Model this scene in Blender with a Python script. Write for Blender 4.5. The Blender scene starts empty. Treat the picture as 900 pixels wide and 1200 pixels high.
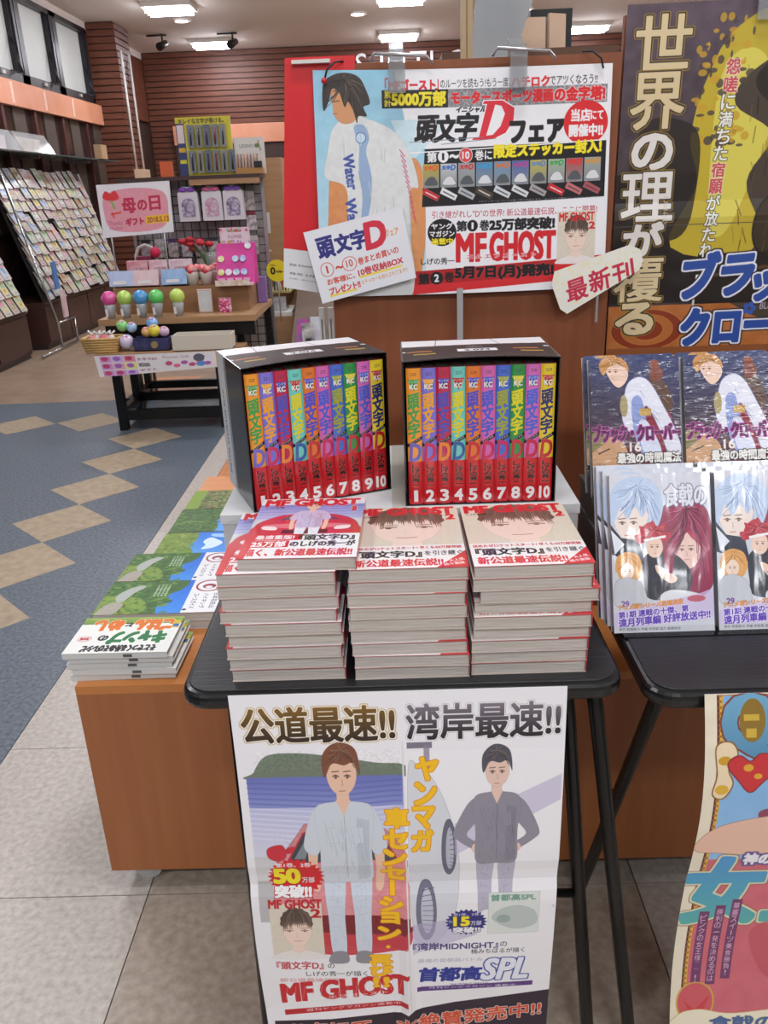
import bpy, math, numpy as np, random
from mathutils import Vector, Matrix
random.seed(7)
C = bpy.context.scene.collection
PI = math.pi
# ---------------------------------------------------------------- camera
cam_d = bpy.data.cameras.new('camera'); cam = bpy.data.objects.new('camera', cam_d); C.objects.link(cam)
cam_d.sensor_fit = 'VERTICAL'; cam_d.sensor_height = 36; cam_d.lens = 36*962/1200; cam_d.clip_start = .05; cam_d.clip_end = 60
_pitch, _roll, _yaw = math.radians(21.41), math.radians(-2.28), math.radians(-1.155)
_f = Vector((math.sin(_yaw)*math.cos(_pitch), math.cos(_yaw)*math.cos(_pitch), -math.sin(_pitch)))
_r = Vector((math.cos(_yaw), -math.sin(_yaw), 0)); _u = _r.cross(_f)
_r, _u = _r*math.cos(_roll)+_u*math.sin(_roll), _u*math.cos(_roll)-_r*math.sin(_roll)
cam.matrix_world = Matrix(((_r.x, _u.x, -_f.x, 0), (_r.y, _u.y, -_f.y, 0), (_r.z, _u.z, -_f.z, 1.26), (0, 0, 0, 1)))
bpy.context.scene.camera = cam
# ---------------------------------------------------------------- world, exposure
w = bpy.data.worlds.new('world'); bpy.context.scene.world = w; w.use_nodes = True
w.node_tree.nodes['Background'].inputs[0].default_value = (.9, .93, 1, 1); w.node_tree.nodes['Background'].inputs[1].default_value = .25
vs = bpy.context.scene.view_settings; vs.view_transform = 'Standard'; vs.look = 'None'; vs.gamma = 1; vs.exposure = -1.08
bpy.context.scene.cycles.max_bounces = 6; bpy.context.scene.cycles.use_denoising = True
CEIL = 3.25
LAMPS = [(x, y) for y in (-6.4, -4.0, -1.6, .8, 3.2, 5.6, 8.0, 10.45, 12.8) for x in (-2.36, .2, 2.78)]
def area(x, y, z, sx, sy, watts, col=(.93, .97, 1)):
    l = bpy.data.lights.new('lamp_light', 'AREA'); l.shape = 'RECTANGLE'; l.size = sx; l.size_y = sy; l.energy = watts; l.color = col
    o = bpy.data.objects.new('lamp_light', l); o.location = (x, y, z); C.objects.link(o); return o
WATTS = {-6.4: 60, -4.0: 60, -1.6: 95, .8: 46, 3.2: 36, 5.6: 42, 8.0: 42, 10.45: 38, 12.8: 26}
for x, y in LAMPS: area(x, y, CEIL-.1, .62, .3, WATTS[y])
for x, y in LAMPS:                                                  # the tubes also light the ceiling around each lamp
    l = bpy.data.lights.new('tube_glow', 'POINT'); l.energy = 11 if y > 3 else 7; l.shadow_soft_size = .12; l.color = (.93, .97, 1)
    o = bpy.data.objects.new('tube_glow', l); o.location = (x, y, CEIL-.3); C.objects.link(o)
# ---------------------------------------------------------------- materials
def lin(h):
    if isinstance(h, str): h = [int(h[i:i+2], 16)/255 for i in (0, 2, 4)]
    return tuple(((c/12.92) if c <= .04045 else ((c+.055)/1.055)**2.4) for c in h)+(1,)
_m = {}
def mat(name, col='808080', rough=.5, metal=0, col2=None, scale=(1, 1, 1), nscale=8, bump=0, bscale=60, bstretch=(1, 1, 1), coat=0, emit=0, trans=0, alpha=1, spec=.5, detail=4, lo=.35, hi=.65, ior=None):
    if name in _m: return _m[name]
    m = bpy.data.materials.new(name); m.use_nodes = True; n = m.node_tree.nodes; l = m.node_tree.links; b = n['Principled BSDF']
    b.inputs['Base Color'].default_value = lin(col); b.inputs['Roughness'].default_value = rough; b.inputs['Metallic'].default_value = metal
    b.inputs['Coat Weight'].default_value = coat; b.inputs['Coat Roughness'].default_value = .08; b.inputs['Specular IOR Level'].default_value = spec
    b.inputs['Transmission Weight'].default_value = trans; b.inputs['Alpha'].default_value = alpha
    if ior: b.inputs['IOR'].default_value = ior
    if emit: b.inputs['Emission Color'].default_value = lin(col); b.inputs['Emission Strength'].default_value = emit
    tc = n.new('ShaderNodeTexCoord')
    def noise(sc, ns, det):
        mp = n.new('ShaderNodeMapping'); mp.inputs['Scale'].default_value = sc; t = n.new('ShaderNodeTexNoise'); t.inputs['Scale'].default_value = ns; t.inputs['Detail'].default_value = det
        l.new(tc.outputs['Object'], mp.inputs[0]); l.new(mp.outputs[0], t.inputs['Vector']); return t
    if col2:
        t = noise(scale, nscale, detail); r = n.new('ShaderNodeValToRGB'); r.color_ramp.elements[0].color = lin(col); r.color_ramp.elements[1].color = lin(col2)
        r.color_ramp.elements[0].position = lo; r.color_ramp.elements[1].position = hi
        l.new(t.outputs['Fac'], r.inputs[0]); l.new(r.outputs[0], b.inputs['Base Color'])
    if bump:
        t = noise(bstretch, bscale, 3); bp = n.new('ShaderNodeBump'); bp.inputs['Strength'].default_value = min(1, bump); bp.inputs['Distance'].default_value = .002*max(1, bump)
        l.new(t.outputs['Fac'], bp.inputs['Height']); l.new(bp.outputs[0], b.inputs['Normal'])
        if coat: l.new(bp.outputs[0], b.inputs['Coat Normal'])
    _m[name] = m; return m
def art_mat(name, art, rough=.5, coat=0, bump=0, bscale=40, bstretch=(1, 1, 1)):
    """flat print painted by the script (Art), on the sheet's own UVs"""
    if name in _m: return _m[name]
    m = mat(name, 'ffffff', rough, coat=coat, bump=bump, bscale=bscale, bstretch=bstretch)
    t = m.node_tree.nodes.new('ShaderNodeTexImage'); t.image = art.image(name); t.extension = 'EXTEND'
    m.node_tree.links.new(t.outputs[0], m.node_tree.nodes['Principled BSDF'].inputs['Base Color']); return m
# ---------------------------------------------------------------- mesh helpers
class MB:
    def __init__(s): s.v = []; s.f = []; s.uv = {}; s.mi = {}; s.sm = set()
    def quad(s, p, uv=None, mi=0):
        k = len(s.v); s.v += [tuple(q) for q in p]; s.f.append(tuple(range(k, k+len(p)))); i = len(s.f)-1
        if uv: s.uv[i] = uv
        if mi: s.mi[i] = mi
        return s
    def box(s, x0, x1, y0, y1, z0, z1, mi=0, uvtop=None, M=None):
        P = [Vector((x, y, z)) for z in (z0, z1) for y in (y0, y1) for x in (x0, x1)]
        if M is not None: P = [M @ p for p in P]
        for n, q in enumerate([(0, 2, 3, 1), (4, 5, 7, 6), (0, 1, 5, 4), (2, 6, 7, 3), (0, 4, 6, 2), (1, 3, 7, 5)]):
            s.quad([P[i] for i in q], None, mi)
        return s
    def tube(s, path, r, n=8, caps=True, mi=0):
        path = [Vector(p) for p in path]; k0 = len(s.v); up = None
        rr = r if isinstance(r, (list, tuple)) else [r]*len(path)
        for i, p in enumerate(path):
            d = (path[min(i+1, len(path)-1)]-path[max(i-1, 0)]).normalized()
            if up is None:
                up = Vector((0, 0, 1)) if abs(d.z) < .9 else Vector((1, 0, 0))
            a = d.cross(up).normalized(); b = a.cross(d).normalized(); up = b
            for j in range(n):
                t = 2*PI*j/n; s.v.append(tuple(p+a*math.cos(t)*rr[i]+b*math.sin(t)*rr[i]))
        for i in range(len(path)-1):
            for j in range(n):
                a = k0+i*n+j; b = k0+i*n+(j+1) % n; s.f.append((a, b, b+n, a+n)); s.sm.add(len(s.f)-1)
                if mi: s.mi[len(s.f)-1] = mi
        if caps:
            s.f.append(tuple(k0+j for j in reversed(range(n)))); s.f.append(tuple(k0+(len(path)-1)*n+j for j in range(n)))
        return s
    def lathe(s, prof, cx=0, cy=0, z0=0, n=16, mi=0, sy=1):
        k0 = len(s.v)
        for r, z in prof:
            for j in range(n):
                t = 2*PI*j/n; s.v.append((cx+r*math.cos(t), cy+r*sy*math.sin(t), z0+z))
        for i in range(len(prof)-1):
            for j in range(n):
                a = k0+i*n+j; b = k0+i*n+(j+1) % n; s.f.append((a, b, b+n, a+n)); s.sm.add(len(s.f)-1)
                if mi: s.mi[len(s.f)-1] = mi
        s.f.append(tuple(k0+j for j in reversed(range(n)))); s.f.append(tuple(k0+(len(prof)-1)*n+j for j in range(n)))
        return s
    def ball(s, c, r, n=12, m=8, sc=(1, 1, 1)):
        pr = [(max(r*math.sin(PI*i/m), 1e-4), -r*math.cos(PI*i/m)*sc[2]) for i in range(m+1)]
        return s.lathe([(p*sc[0], z) for p, z in pr], c[0], c[1], c[2], n, sy=sc[1]/sc[0])
    def prism(s, pts, z0, z1, M=None):
        """outline pts (ccw) extruded along z"""
        a = [Vector((x, y, z0)) for x, y in pts]; b = [Vector((x, y, z1)) for x, y in pts]
        if M is not None: a = [M @ p for p in a]; b = [M @ p for p in b]
        k = len(s.v); n = len(pts); s.v += [tuple(p) for p in a+b]
        s.f.append(tuple(k+i for i in reversed(range(n)))); s.f.append(tuple(k+n+i for i in range(n)))
        for i in range(n): j = (i+1) % n; s.f.append((k+i, k+j, k+n+j, k+n+i))
        return s
    def build(s, name, m, parent=None, bevel=0, loc=None, rot=None, seg=2):
        me = bpy.data.meshes.new(name); me.from_pydata(s.v, [], s.f); ms = m if isinstance(m, (list, tuple)) else [m]
        for q in ms: me.materials.append(q)
        for i, k in s.mi.items(): me.polygons[i].material_index = k
        for i in s.sm: me.polygons[i].use_smooth = True
        if s.uv:
            ul = me.uv_layers.new(name='UVMap')
            for i, uv in s.uv.items():
                for j, li in enumerate(me.polygons[i].loop_indices): ul.data[li].uv = uv[j]
        me.update(); o = bpy.data.objects.new(name, me); C.objects.link(o); o.parent = parent
        if loc: o.location = loc
        if rot: o.rotation_euler = rot
        if bevel:
            b = o.modifiers.new('bevel', 'BEVEL'); b.width = bevel; b.segments = seg; b.limit_method = 'ANGLE'; b.harden_normals = False
        return o
def B(name, x0, x1, y0, y1, z0, z1, m, parent=None, bevel=0, **kw): return MB().box(x0, x1, y0, y1, z0, z1).build(name, m, parent, bevel, **kw)
def tag(o, label=None, cat=None, group=None, kind=None):
    if label: o['label'] = label
    if cat: o['category'] = cat
    if group: o['group'] = group
    if kind: o['kind'] = kind
    return o
def thing(name, label, cat, loc=(0, 0, 0), rotz=0, group=None):
    o = bpy.data.objects.new(name, None); C.objects.link(o); o.location = loc; o.rotation_euler = (0, 0, rotz); o.empty_display_size = .05
    return tag(o, label, cat, group)
def struct(o): o['kind'] = 'structure'; return o
def kids(o): return [c for c in _all if c.parent == o]
def copy_tree(o, parent=None):
    c = o.copy(); C.objects.link(c); c.parent = parent
    for ch in list(o.children): copy_tree(ch, c)
    return c
def sheet(name, fn, m, parent=None, nx=1, ny=1, th=.0004, back=None):
    """thin printed sheet; fn(u,v) -> point, u to the right, v up; printed on the side that faces the viewer"""
    mb = MB(); P = [[Vector(fn(i/nx, j/ny)) for j in range(ny+1)] for i in range(nx+1)]
    nrm = (P[nx][0]-P[0][0]).cross(P[0][ny]-P[0][0]).normalized()*th
    k = lambda i, j: P[i][j]
    for i in range(nx):
        for j in range(ny):
            uv = [(i/nx, j/ny), ((i+1)/nx, j/ny), ((i+1)/nx, (j+1)/ny), (i/nx, (j+1)/ny)]
            q = [k(i, j), k(i+1, j), k(i+1, j+1), k(i, j+1)]
            mb.quad(q, uv); mb.sm.add(len(mb.f)-1) if nx*ny > 1 else None
            mb.quad([p-nrm for p in reversed(q)], None, 1)
    for i in range(nx):
        for j in (0, ny): mb.quad([k(i, j), k(i+1, j), k(i+1, j)-nrm, k(i, j)-nrm], None, 1)
    for j in range(ny):
        for i in (0, nx): mb.quad([k(i, j), k(i, j+1), k(i, j+1)-nrm, k(i, j)-nrm], None, 1)
    o = mb.build(name, [m, back or mat('paper_white', 'd8d6d8', .6)], parent)
    return o
def rect_fn(x0, x1, y, z0, z1): return lambda u, v: (x0+(x1-x0)*u, y, z0+(z1-z0)*v)
ORD = ['zeroth', 'first', 'second', 'third', 'fourth', 'fifth', 'sixth', 'seventh', 'eighth', 'ninth', 'tenth', 'eleventh', 'twelfth', 'thirteenth', 'fourteenth', 'fifteenth', 'sixteenth']
# ---------------------------------------------------------------- flat print painter (posters, covers, signs)
_glyphs = {}
def glyph_loops(s, spacing=1.0, res=3):
    """triangles of a line of text in em units, (n,3,2), y up"""
    key = (s, spacing)
    if key in _glyphs: return _glyphs[key]
    cu = bpy.data.curves.new('t', 'FONT'); cu.body = s; cu.size = 1; cu.resolution_u = res; cu.space_character = spacing
    ob = bpy.data.objects.new('t', cu)
    me = bpy.data.meshes.new_from_object(ob)
    n = len(me.vertices); co = np.zeros(n*3, 'f'); me.vertices.foreach_get('co', co); co = co.reshape(-1, 3)[:, :2]
    me.calc_loop_triangles(); t = np.zeros(len(me.loop_triangles)*3, 'i'); me.loop_triangles.foreach_get('vertices', t)
    tri = co[t.reshape(-1, 3)].astype('f8')
    if len(tri):
        a = tri[:, 1]-tri[:, 0]; b = tri[:, 2]-tri[:, 0]; neg = a[:, 0]*b[:, 1]-a[:, 1]*b[:, 0] < 0
        tri[neg] = tri[neg][:, ::-1]
    bpy.data.objects.remove(ob); bpy.data.curves.remove(cu); bpy.data.meshes.remove(me)
    _glyphs[key] = tri
    return tri
def hexc(c):
    if isinstance(c, str):
        return np.array([int(c[i:i+2], 16)/255 for i in (0, 2, 4)])
    return np.array(c, float)
SS = 3
def winding(edges, x0, y0, w, h):
    """edges (n,4) px; nonzero coverage over window"""
    e = (edges-np.array([x0, y0, x0, y0]))*SS
    W, Hh = w*SS, h*SS
    up = e[:, 3] > e[:, 1]
    lo = np.where(up[:, None], e, e[:, [2, 3, 0, 1]]); sg = np.where(up, 1, -1)
    r0 = np.clip(np.ceil(lo[:, 1]-.5), 0, Hh).astype(int); r1 = np.clip(np.ceil(lo[:, 3]-.5), 0, Hh).astype(int)
    n = r1-r0; k = n > 0; lo, sg, r0, n = lo[k], sg[k], r0[k], n[k]
    if len(n) == 0: return np.zeros((h, w))
    idx = np.repeat(np.arange(len(n)), n); row = np.arange(n.sum())-np.repeat(np.cumsum(n)-n, n)+r0[idx]
    t = (row+.5-lo[idx, 1])/(lo[idx, 3]-lo[idx, 1]); x = lo[idx, 0]+t*(lo[idx, 2]-lo[idx, 0])
    xi = np.clip(np.round(x), 0, W).astype(int)
    acc = np.bincount(row*(W+1)+xi, weights=sg[idx], minlength=Hh*(W+1)).reshape(Hh, W+1)
    m = (np.abs(np.cumsum(acc, 1)[:, :W]) > .5).astype('f4')
    return m.reshape(h, SS, w, SS).mean((1, 3))
def grow(m, r):
    if r <= 0: return m
    k = int(math.ceil(r)); out = m.copy(); P = np.pad(m, k); H_, W_ = m.shape
    for dy in range(-k, k+1):
        for dx in range(-k, k+1):
            d = (dx**4+dy**4)**.25
            if d < r+.5 and (dx or dy):
                wgt = min(1, r+.5-d)
                np.maximum(out, P[k+dy:k+dy+H_, k+dx:k+dx+W_]*wgt, out=out)
    return out
class Art:
    def __init__(s, w, h, bg, S=2.0):
        s.w, s.h, s.S = w, h, S; s.W, s.H = int(w*S), int(h*S)
        s.a = np.empty((s.H, s.W, 3)); s.a[:] = hexc(bg)
        s.rng = np.random.RandomState(5); s.yw = None; s.xs = None
    def _comp(s, m, x0, y0, col, alpha=1.0, col2=None, horiz=False):
        h, w = m.shape
        c = hexc(col)
        if col2 is not None:
            t = np.linspace(0, 1, w)[None, :, None] if horiz else np.linspace(0, 1, h)[:, None, None]
            c = c*(1-t)+hexc(col2)*t
        r = s.a[y0:y0+h, x0:x0+w]; mm = (m*alpha)[:, :, None]
        r[:] = r*(1-mm)+c*mm
    def _warp(s, L):
        if s.xs: L = np.c_[s.xs[0]+(L[:, 0]-s.xs[0])*s.xs[1], L[:, 1]]
        if s.yw: L = np.c_[L[:, 0], np.interp(L[:, 1], s.yw[0], s.yw[1])]
        return L
    def _edges(s, loops):
        es = []
        for L in loops:
            L = s._warp(np.asarray(L, float))*s.S; es.append(np.hstack([L, np.roll(L, -1, 0)]))
        return np.vstack(es)
    def _win(s, e, pad=0):
        x0 = max(0, int(math.floor(min(e[:, 0].min(), e[:, 2].min())))-pad); y0 = max(0, int(math.floor(min(e[:, 1].min(), e[:, 3].min())))-pad)
        x1 = min(s.W, int(math.ceil(max(e[:, 0].max(), e[:, 2].max())))+pad+1); y1 = min(s.H, int(math.ceil(max(e[:, 1].max(), e[:, 3].max())))+pad+1)
        return x0, y0, x1-x0, y1-y0
    def poly(s, pts, col, alpha=1, col2=None, line=None, lw=1, horiz=False):
        e = s._edges([pts]); x0, y0, w, h = s._win(e, int(lw*s.S)+2 if line else 0)
        if w <= 0 or h <= 0: return
        m = winding(e, x0, y0, w, h)
        if line is not None: s._comp(grow(m, lw*s.S), x0, y0, line, alpha)
        s._comp(m, x0, y0, col, alpha, col2, horiz)
    def rect(s, x, y, w, h, col, alpha=1, col2=None, line=None, lw=1, horiz=False):
        s.poly([(x, y), (x+w, y), (x+w, y+h), (x, y+h)], col, alpha, col2, line, lw, horiz)
    def ell(s, cx, cy, rx, ry, col, alpha=1, col2=None, line=None, lw=1, a0=0, rot=0):
        t = np.linspace(0, 2*math.pi, 41)[:-1]; x = rx*np.cos(t); y = ry*np.sin(t); c, q = math.cos(rot), math.sin(rot)
        s.poly(np.c_[cx+x*c-y*q, cy+x*q+y*c], col, alpha, col2, line, lw)
    def blob(s, pts, col, alpha=1, col2=None, line=None, lw=1, n=6):
        """smooth closed curve through pts"""
        P = np.asarray(pts, float); out = []
        for i in range(len(P)):
            p0, p1, p2, p3 = P[i-1], P[i], P[(i+1) % len(P)], P[(i+2) % len(P)]
            for t in np.linspace(0, 1, n, endpoint=False):
                out.append(.5*((2*p1)+(p2-p0)*t+(2*p0-5*p1+4*p2-p3)*t*t+(3*p1-p0-3*p2+p3)*t**3))
        s.poly(out, col, alpha, col2, line, lw)
    def line(s, pts, col, w=1, alpha=1):
        for (x0, y0), (x1, y1) in zip(pts[:-1], pts[1:]):
            d = math.hypot(x1-x0, y1-y0) or 1; nx, ny = -(y1-y0)/d*w/2, (x1-x0)/d*w/2; ex, ey = (x1-x0)/d*w/4, (y1-y0)/d*w/4
            s.poly([(x0+nx-ex, y0+ny-ey), (x1+nx+ex, y1+ny+ey), (x1-nx+ex, y1-ny+ey), (x0-nx-ex, y0-ny-ey)], col, alpha)
    def burst(s, cx, cy, rx, ry, col, n=24, k=.8, **kw):
        p = []
        for i in range(2*n):
            r = 1 if i % 2 == 0 else k; t = math.pi*i/n; p.append((cx+rx*r*math.cos(t), cy+ry*r*math.sin(t)))
        s.poly(p, col, **kw)
    def text(s, t, x, y, w, h, col, bold=0, out=None, ow=1, out2=None, ow2=2, rot=0, shear=0, col2=None, alpha=1, mirror=False, spacing=1.0, em=False, lean=0):
        """fit line t into the box x,y,w,h (px); rot degrees about the box corner, lean raises the right end"""
        tri = glyph_loops(t, spacing)
        if len(tri) == 0: return
        p = tri.reshape(-1, 2).copy()
        if em: mn, mx = np.array([p[:, 0].min(), -.12]), np.array([p[:, 0].max(), .88])
        else: mn, mx = p.min(0), p.max(0)
        q = (p-mn)/np.maximum(mx-mn, 1e-6); q[:, 1] = 1-q[:, 1]
        X = q[:, 0]*w; Y = q[:, 1]*h
        X = X+shear*(h-Y); Y = Y-lean*X
        c, sn = math.cos(math.radians(rot)), math.sin(math.radians(rot))
        P = s._warp(np.c_[x+X*c-Y*sn, y+X*sn+Y*c])*s.S
        T = P.reshape(-1, 3, 2)
        e = np.vstack([np.hstack([T[:, i], T[:, (i+1) % 3]]) for i in range(3)])
        r2 = bold*s.S; o1 = ow*s.S if out is not None else 0; o2 = ow2*s.S if out2 is not None else 0
        x0, y0, W, H = s._win(e, int(r2+o1+o2)+2)
        if W <= 0 or H <= 0: return
        m = winding(e, x0, y0, W, H)
        m = grow(m, r2)
        if out is not None:
            g = grow(m, o1)
            if out2 is not None: s._comp(grow(g, o2), x0, y0, out2, alpha)
            s._comp(g, x0, y0, out, alpha)
        s._comp(m, x0, y0, col, alpha, col2)
    def vtext(s, t, x, y, w, h, col, step=None, dx=0, **kw):
        n = len(t); ch = h/n
        for i, c in enumerate(t):
            if c == 'ー': s.text('|', x+w*.44+dx*i, y+ch*i+ch*.12, w*.1, ch*.76, col, **kw); continue
            if c == '一': s.text(c, x+w*.06+dx*i, y+ch*(i+.46), w*.88, ch*.1, col, **kw); continue
            if c in '!?…': s.text(c, x+w*(.38 if c == '!' else .2)+dx*i, y+ch*(i+.1), w*(.2 if c == '!' else .6), ch*(.8 if c != '…' else .15), col, **kw); continue
            if c in '・、。 ': 
                if c != ' ': s.ell(x+w*.5+dx*i, y+ch*(i+.5), w*.1, w*.1, col)
                continue
            k = .72 if c in 'ッャュョィァォっゃゅょ' else .92
            s.text(c, x+w*(1-k)/2+dx*i, y+ch*(i+.06), w*k, ch*.88*(k/.92), col, **kw)
    def noise(s, amt=.03, cell=3, box=None):
        x0, y0, w, h = (0, 0, s.W, s.H) if box is None else [int(v*s.S) for v in box]
        x0, y0 = max(0, x0), max(0, y0); w, h = min(w, s.W-x0), min(h, s.H-y0)
        g = s.rng.rand(h//cell+3, w//cell+3)
        yy = np.arange(h)/cell; xx = np.arange(w)/cell; iy, ix = yy.astype(int), xx.astype(int); fy, fx = (yy-iy)[:, None], (xx-ix)[None]
        n = (g[iy][:, ix]*(1-fx)+g[iy][:, ix+1]*fx)*(1-fy)+(g[iy+1][:, ix]*(1-fx)+g[iy+1][:, ix+1]*fx)*fy
        n = n*.6+s.rng.rand(h, w)*.4
        s.a[y0:y0+h, x0:x0+w] += ((n-.5)*2*amt)[:, :, None]
    def image(s, name):
        im = bpy.data.images.new(name, s.W, s.H)
        b = np.ones((s.H, s.W, 4), 'f4'); b[:, :, :3] = np.clip(s.a[::-1], 0, 1)
        im.pixels.foreach_set(b.ravel()); im.update(); im.pack()
        return im
RED='d8232b'; YEL='f4e02a'; BLK='17151a'; WHT='eeecef'; INK='1c1a1e'
def hair(A, crown, pts, col, light, dark, n=5, seed=1, w=.5):
    A.blob(pts, col, n=n); r = np.random.RandomState(seed); P = np.asarray(pts, float); c = np.array(crown, float)
    for i in range(len(P)*5):
        k = r.rand()*len(P); a, b = P[int(k)], P[(int(k)+1) % len(P)]; q = a+(b-a)*(k % 1); t0, t1 = r.rand()*.35, .6+r.rand()*.36
        m = c+(q-c)*(t0+t1)/2+np.array([q[1]-c[1], c[0]-q[0]])*.06
        A.line([c+(q-c)*t0, m, c+(q-c)*t1], light if i % 3 == 0 else dark, w, .55)
def face_marks(A, cx, cy, w, turn=0, line='6a5248', lip='b47a70'):
    """plain generic eyes, brows, nose and mouth; w = face width"""
    for q in (-1, 1):
        x = cx+turn*w*.12+q*w*.2; A.line([(x-w*.11, cy), (x, cy-w*.04), (x+w*.11, cy+w*.01)], line, max(.35, w*.035)); A.ell(x, cy+w*.03, w*.05, w*.05, line, alpha=.9); A.line([(x-w*.13, cy-w*.13), (x+w*.12, cy-w*.15)], line, max(.3, w*.03))
    x = cx+turn*w*.2; A.line([(x, cy+w*.1), (x+w*.03, cy+w*.26), (x-w*.02, cy+w*.28)], line, max(.25, w*.015), .7); A.line([(x-w*.11, cy+w*.45), (x+w*.1, cy+w*.44)], lip, max(.35, w*.03))
def figure(A, x, y, h, haircol, skin, top, legs, line='55504f', arms='down', shoes='8c8b92', face=True):
    """a plain faceless stand-in person, head at (x,y), total height h"""
    u = h/7.6; A.xs = (x, .78)
    L = dict(line=line, lw=.25)
    for sx in (-1, 1):                                              # legs, shoes
        A.blob([(x+sx*.15*u, y+3.7*u), (x+sx*.95*u, y+3.6*u), (x+sx*.9*u, y+5.4*u), (x+sx*.8*u, y+7.1*u), (x+sx*.25*u, y+7.1*u), (x+sx*.2*u, y+5.3*u)], legs, **L)
        A.blob([(x+sx*.25*u, y+7.0*u), (x+sx*.8*u, y+7.0*u), (x+sx*1.0*u, y+7.5*u), (x+sx*.2*u, y+7.5*u)], shoes, **L)
        for k in range(5): A.line([(x+sx*(.3+.05*k)*u, y+(4.2+.55*k)*u), (x+sx*.75*u, y+(4.0+.6*k)*u)], line, .4, .45)
        if arms == 'hips':
            A.blob([(x+sx*1.0*u, y+1.35*u), (x+sx*1.5*u, y+1.6*u), (x+sx*2.15*u, y+2.6*u), (x+sx*1.9*u, y+2.95*u), (x+sx*1.0*u, y+3.35*u), (x+sx*1.0*u, y+3.05*u), (x+sx*1.5*u, y+2.7*u), (x+sx*.95*u, y+2.1*u)], top, **L)
            A.ell(x+sx*.95*u, y+3.25*u, .3*u, .2*u, skin, **L)
        else:
            A.blob([(x+sx*1.1*u, y+2.2*u), (x+sx*1.5*u, y+2.2*u), (x+sx*1.55*u, y+3.2*u), (x+sx*1.45*u, y+4.2*u), (x+sx*1.15*u, y+4.2*u), (x+sx*1.2*u, y+3.2*u)], skin, **L)
            A.blob([(x+sx*.8*u, y+1.25*u), (x+sx*1.3*u, y+1.45*u), (x+sx*1.7*u, y+2.5*u), (x+sx*1.1*u, y+2.7*u)], top, **L)
    A.rect(x-.25*u, y+.7*u, .5*u, .6*u, skin); A.line([(x-.25*u, y+.7*u), (x-.25*u, y+1.2*u)], line, .3)
    A.blob([(x-.3*u, y+1.1*u), (x+.3*u, y+1.1*u), (x+1.15*u, y+1.35*u), (x+1.05*u, y+2.6*u), (x+1.0*u, y+3.9*u), (x, y+4.0*u), (x-1.0*u, y+3.9*u), (x-1.05*u, y+2.6*u), (x-1.15*u, y+1.35*u)], top, **L)
    q_ = np.random.RandomState(int(h))
    for k in range(34):
        a_, b_ = x+(q_.rand()*1.8-.9)*u, y+(1.5+q_.rand()*2.2)*u; A.line([(a_, b_), (a_+(q_.rand()-.5)*.3*u, b_+.3*u)], line, .45, .35)
    for k in range(26):
        a_, b_ = x+(.25+q_.rand()*.5)*u*(1 if k % 2 else -1), y+(3.9+q_.rand()*3)*u; A.line([(a_, b_), (a_+(q_.rand()-.5)*.25*u, b_+.28*u)], line, .4, .35)
    A.poly([(x+.5*u, y+1.6*u), (x+1.0*u, y+1.7*u), (x+.95*u, y+3.8*u), (x+.45*u, y+3.9*u)], line, .16); A.rect(x-.75*u, y+1.9*u, .5*u, .5*u, top, line=line, lw=.2); A.rect(x+.25*u, y+1.9*u, .5*u, .5*u, top, line=line, lw=.2)
    for k in range(8): A.line([(x+(-.8+.22*k)*u, y+(1.7+.2*(k % 3))*u), (x+(-.55+.2*k)*u, y+(2.6+.3*(k % 2))*u)], line, .5, .35)
    A.line([(x, y+1.3*u), (x+.03*u, y+3.8*u)], line, .6, .7)
    A.poly([(x-.3*u, y+1.05*u), (x+.3*u, y+1.05*u), (x, y+1.55*u)], skin)
    A.xs = (x, .92); A.ell(x, y+.3*u, .5*u, .62*u, skin, **L)
    face_marks(A, x, y+.36*u, .98*u)
    hair(A, (x, y-.4*u), [(x-.58*u, y+.4*u), (x-.6*u, y-.25*u), (x-.1*u, y-.62*u), (x+.5*u, y-.4*u), (x+.62*u, y+.35*u), (x+.42*u, y-.02*u), (x+.1*u, y+.05*u), (x-.3*u, y+.0*u)], haircol, 'a08878', '3a2a24', 5, 2, .5); A.xs = None
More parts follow.
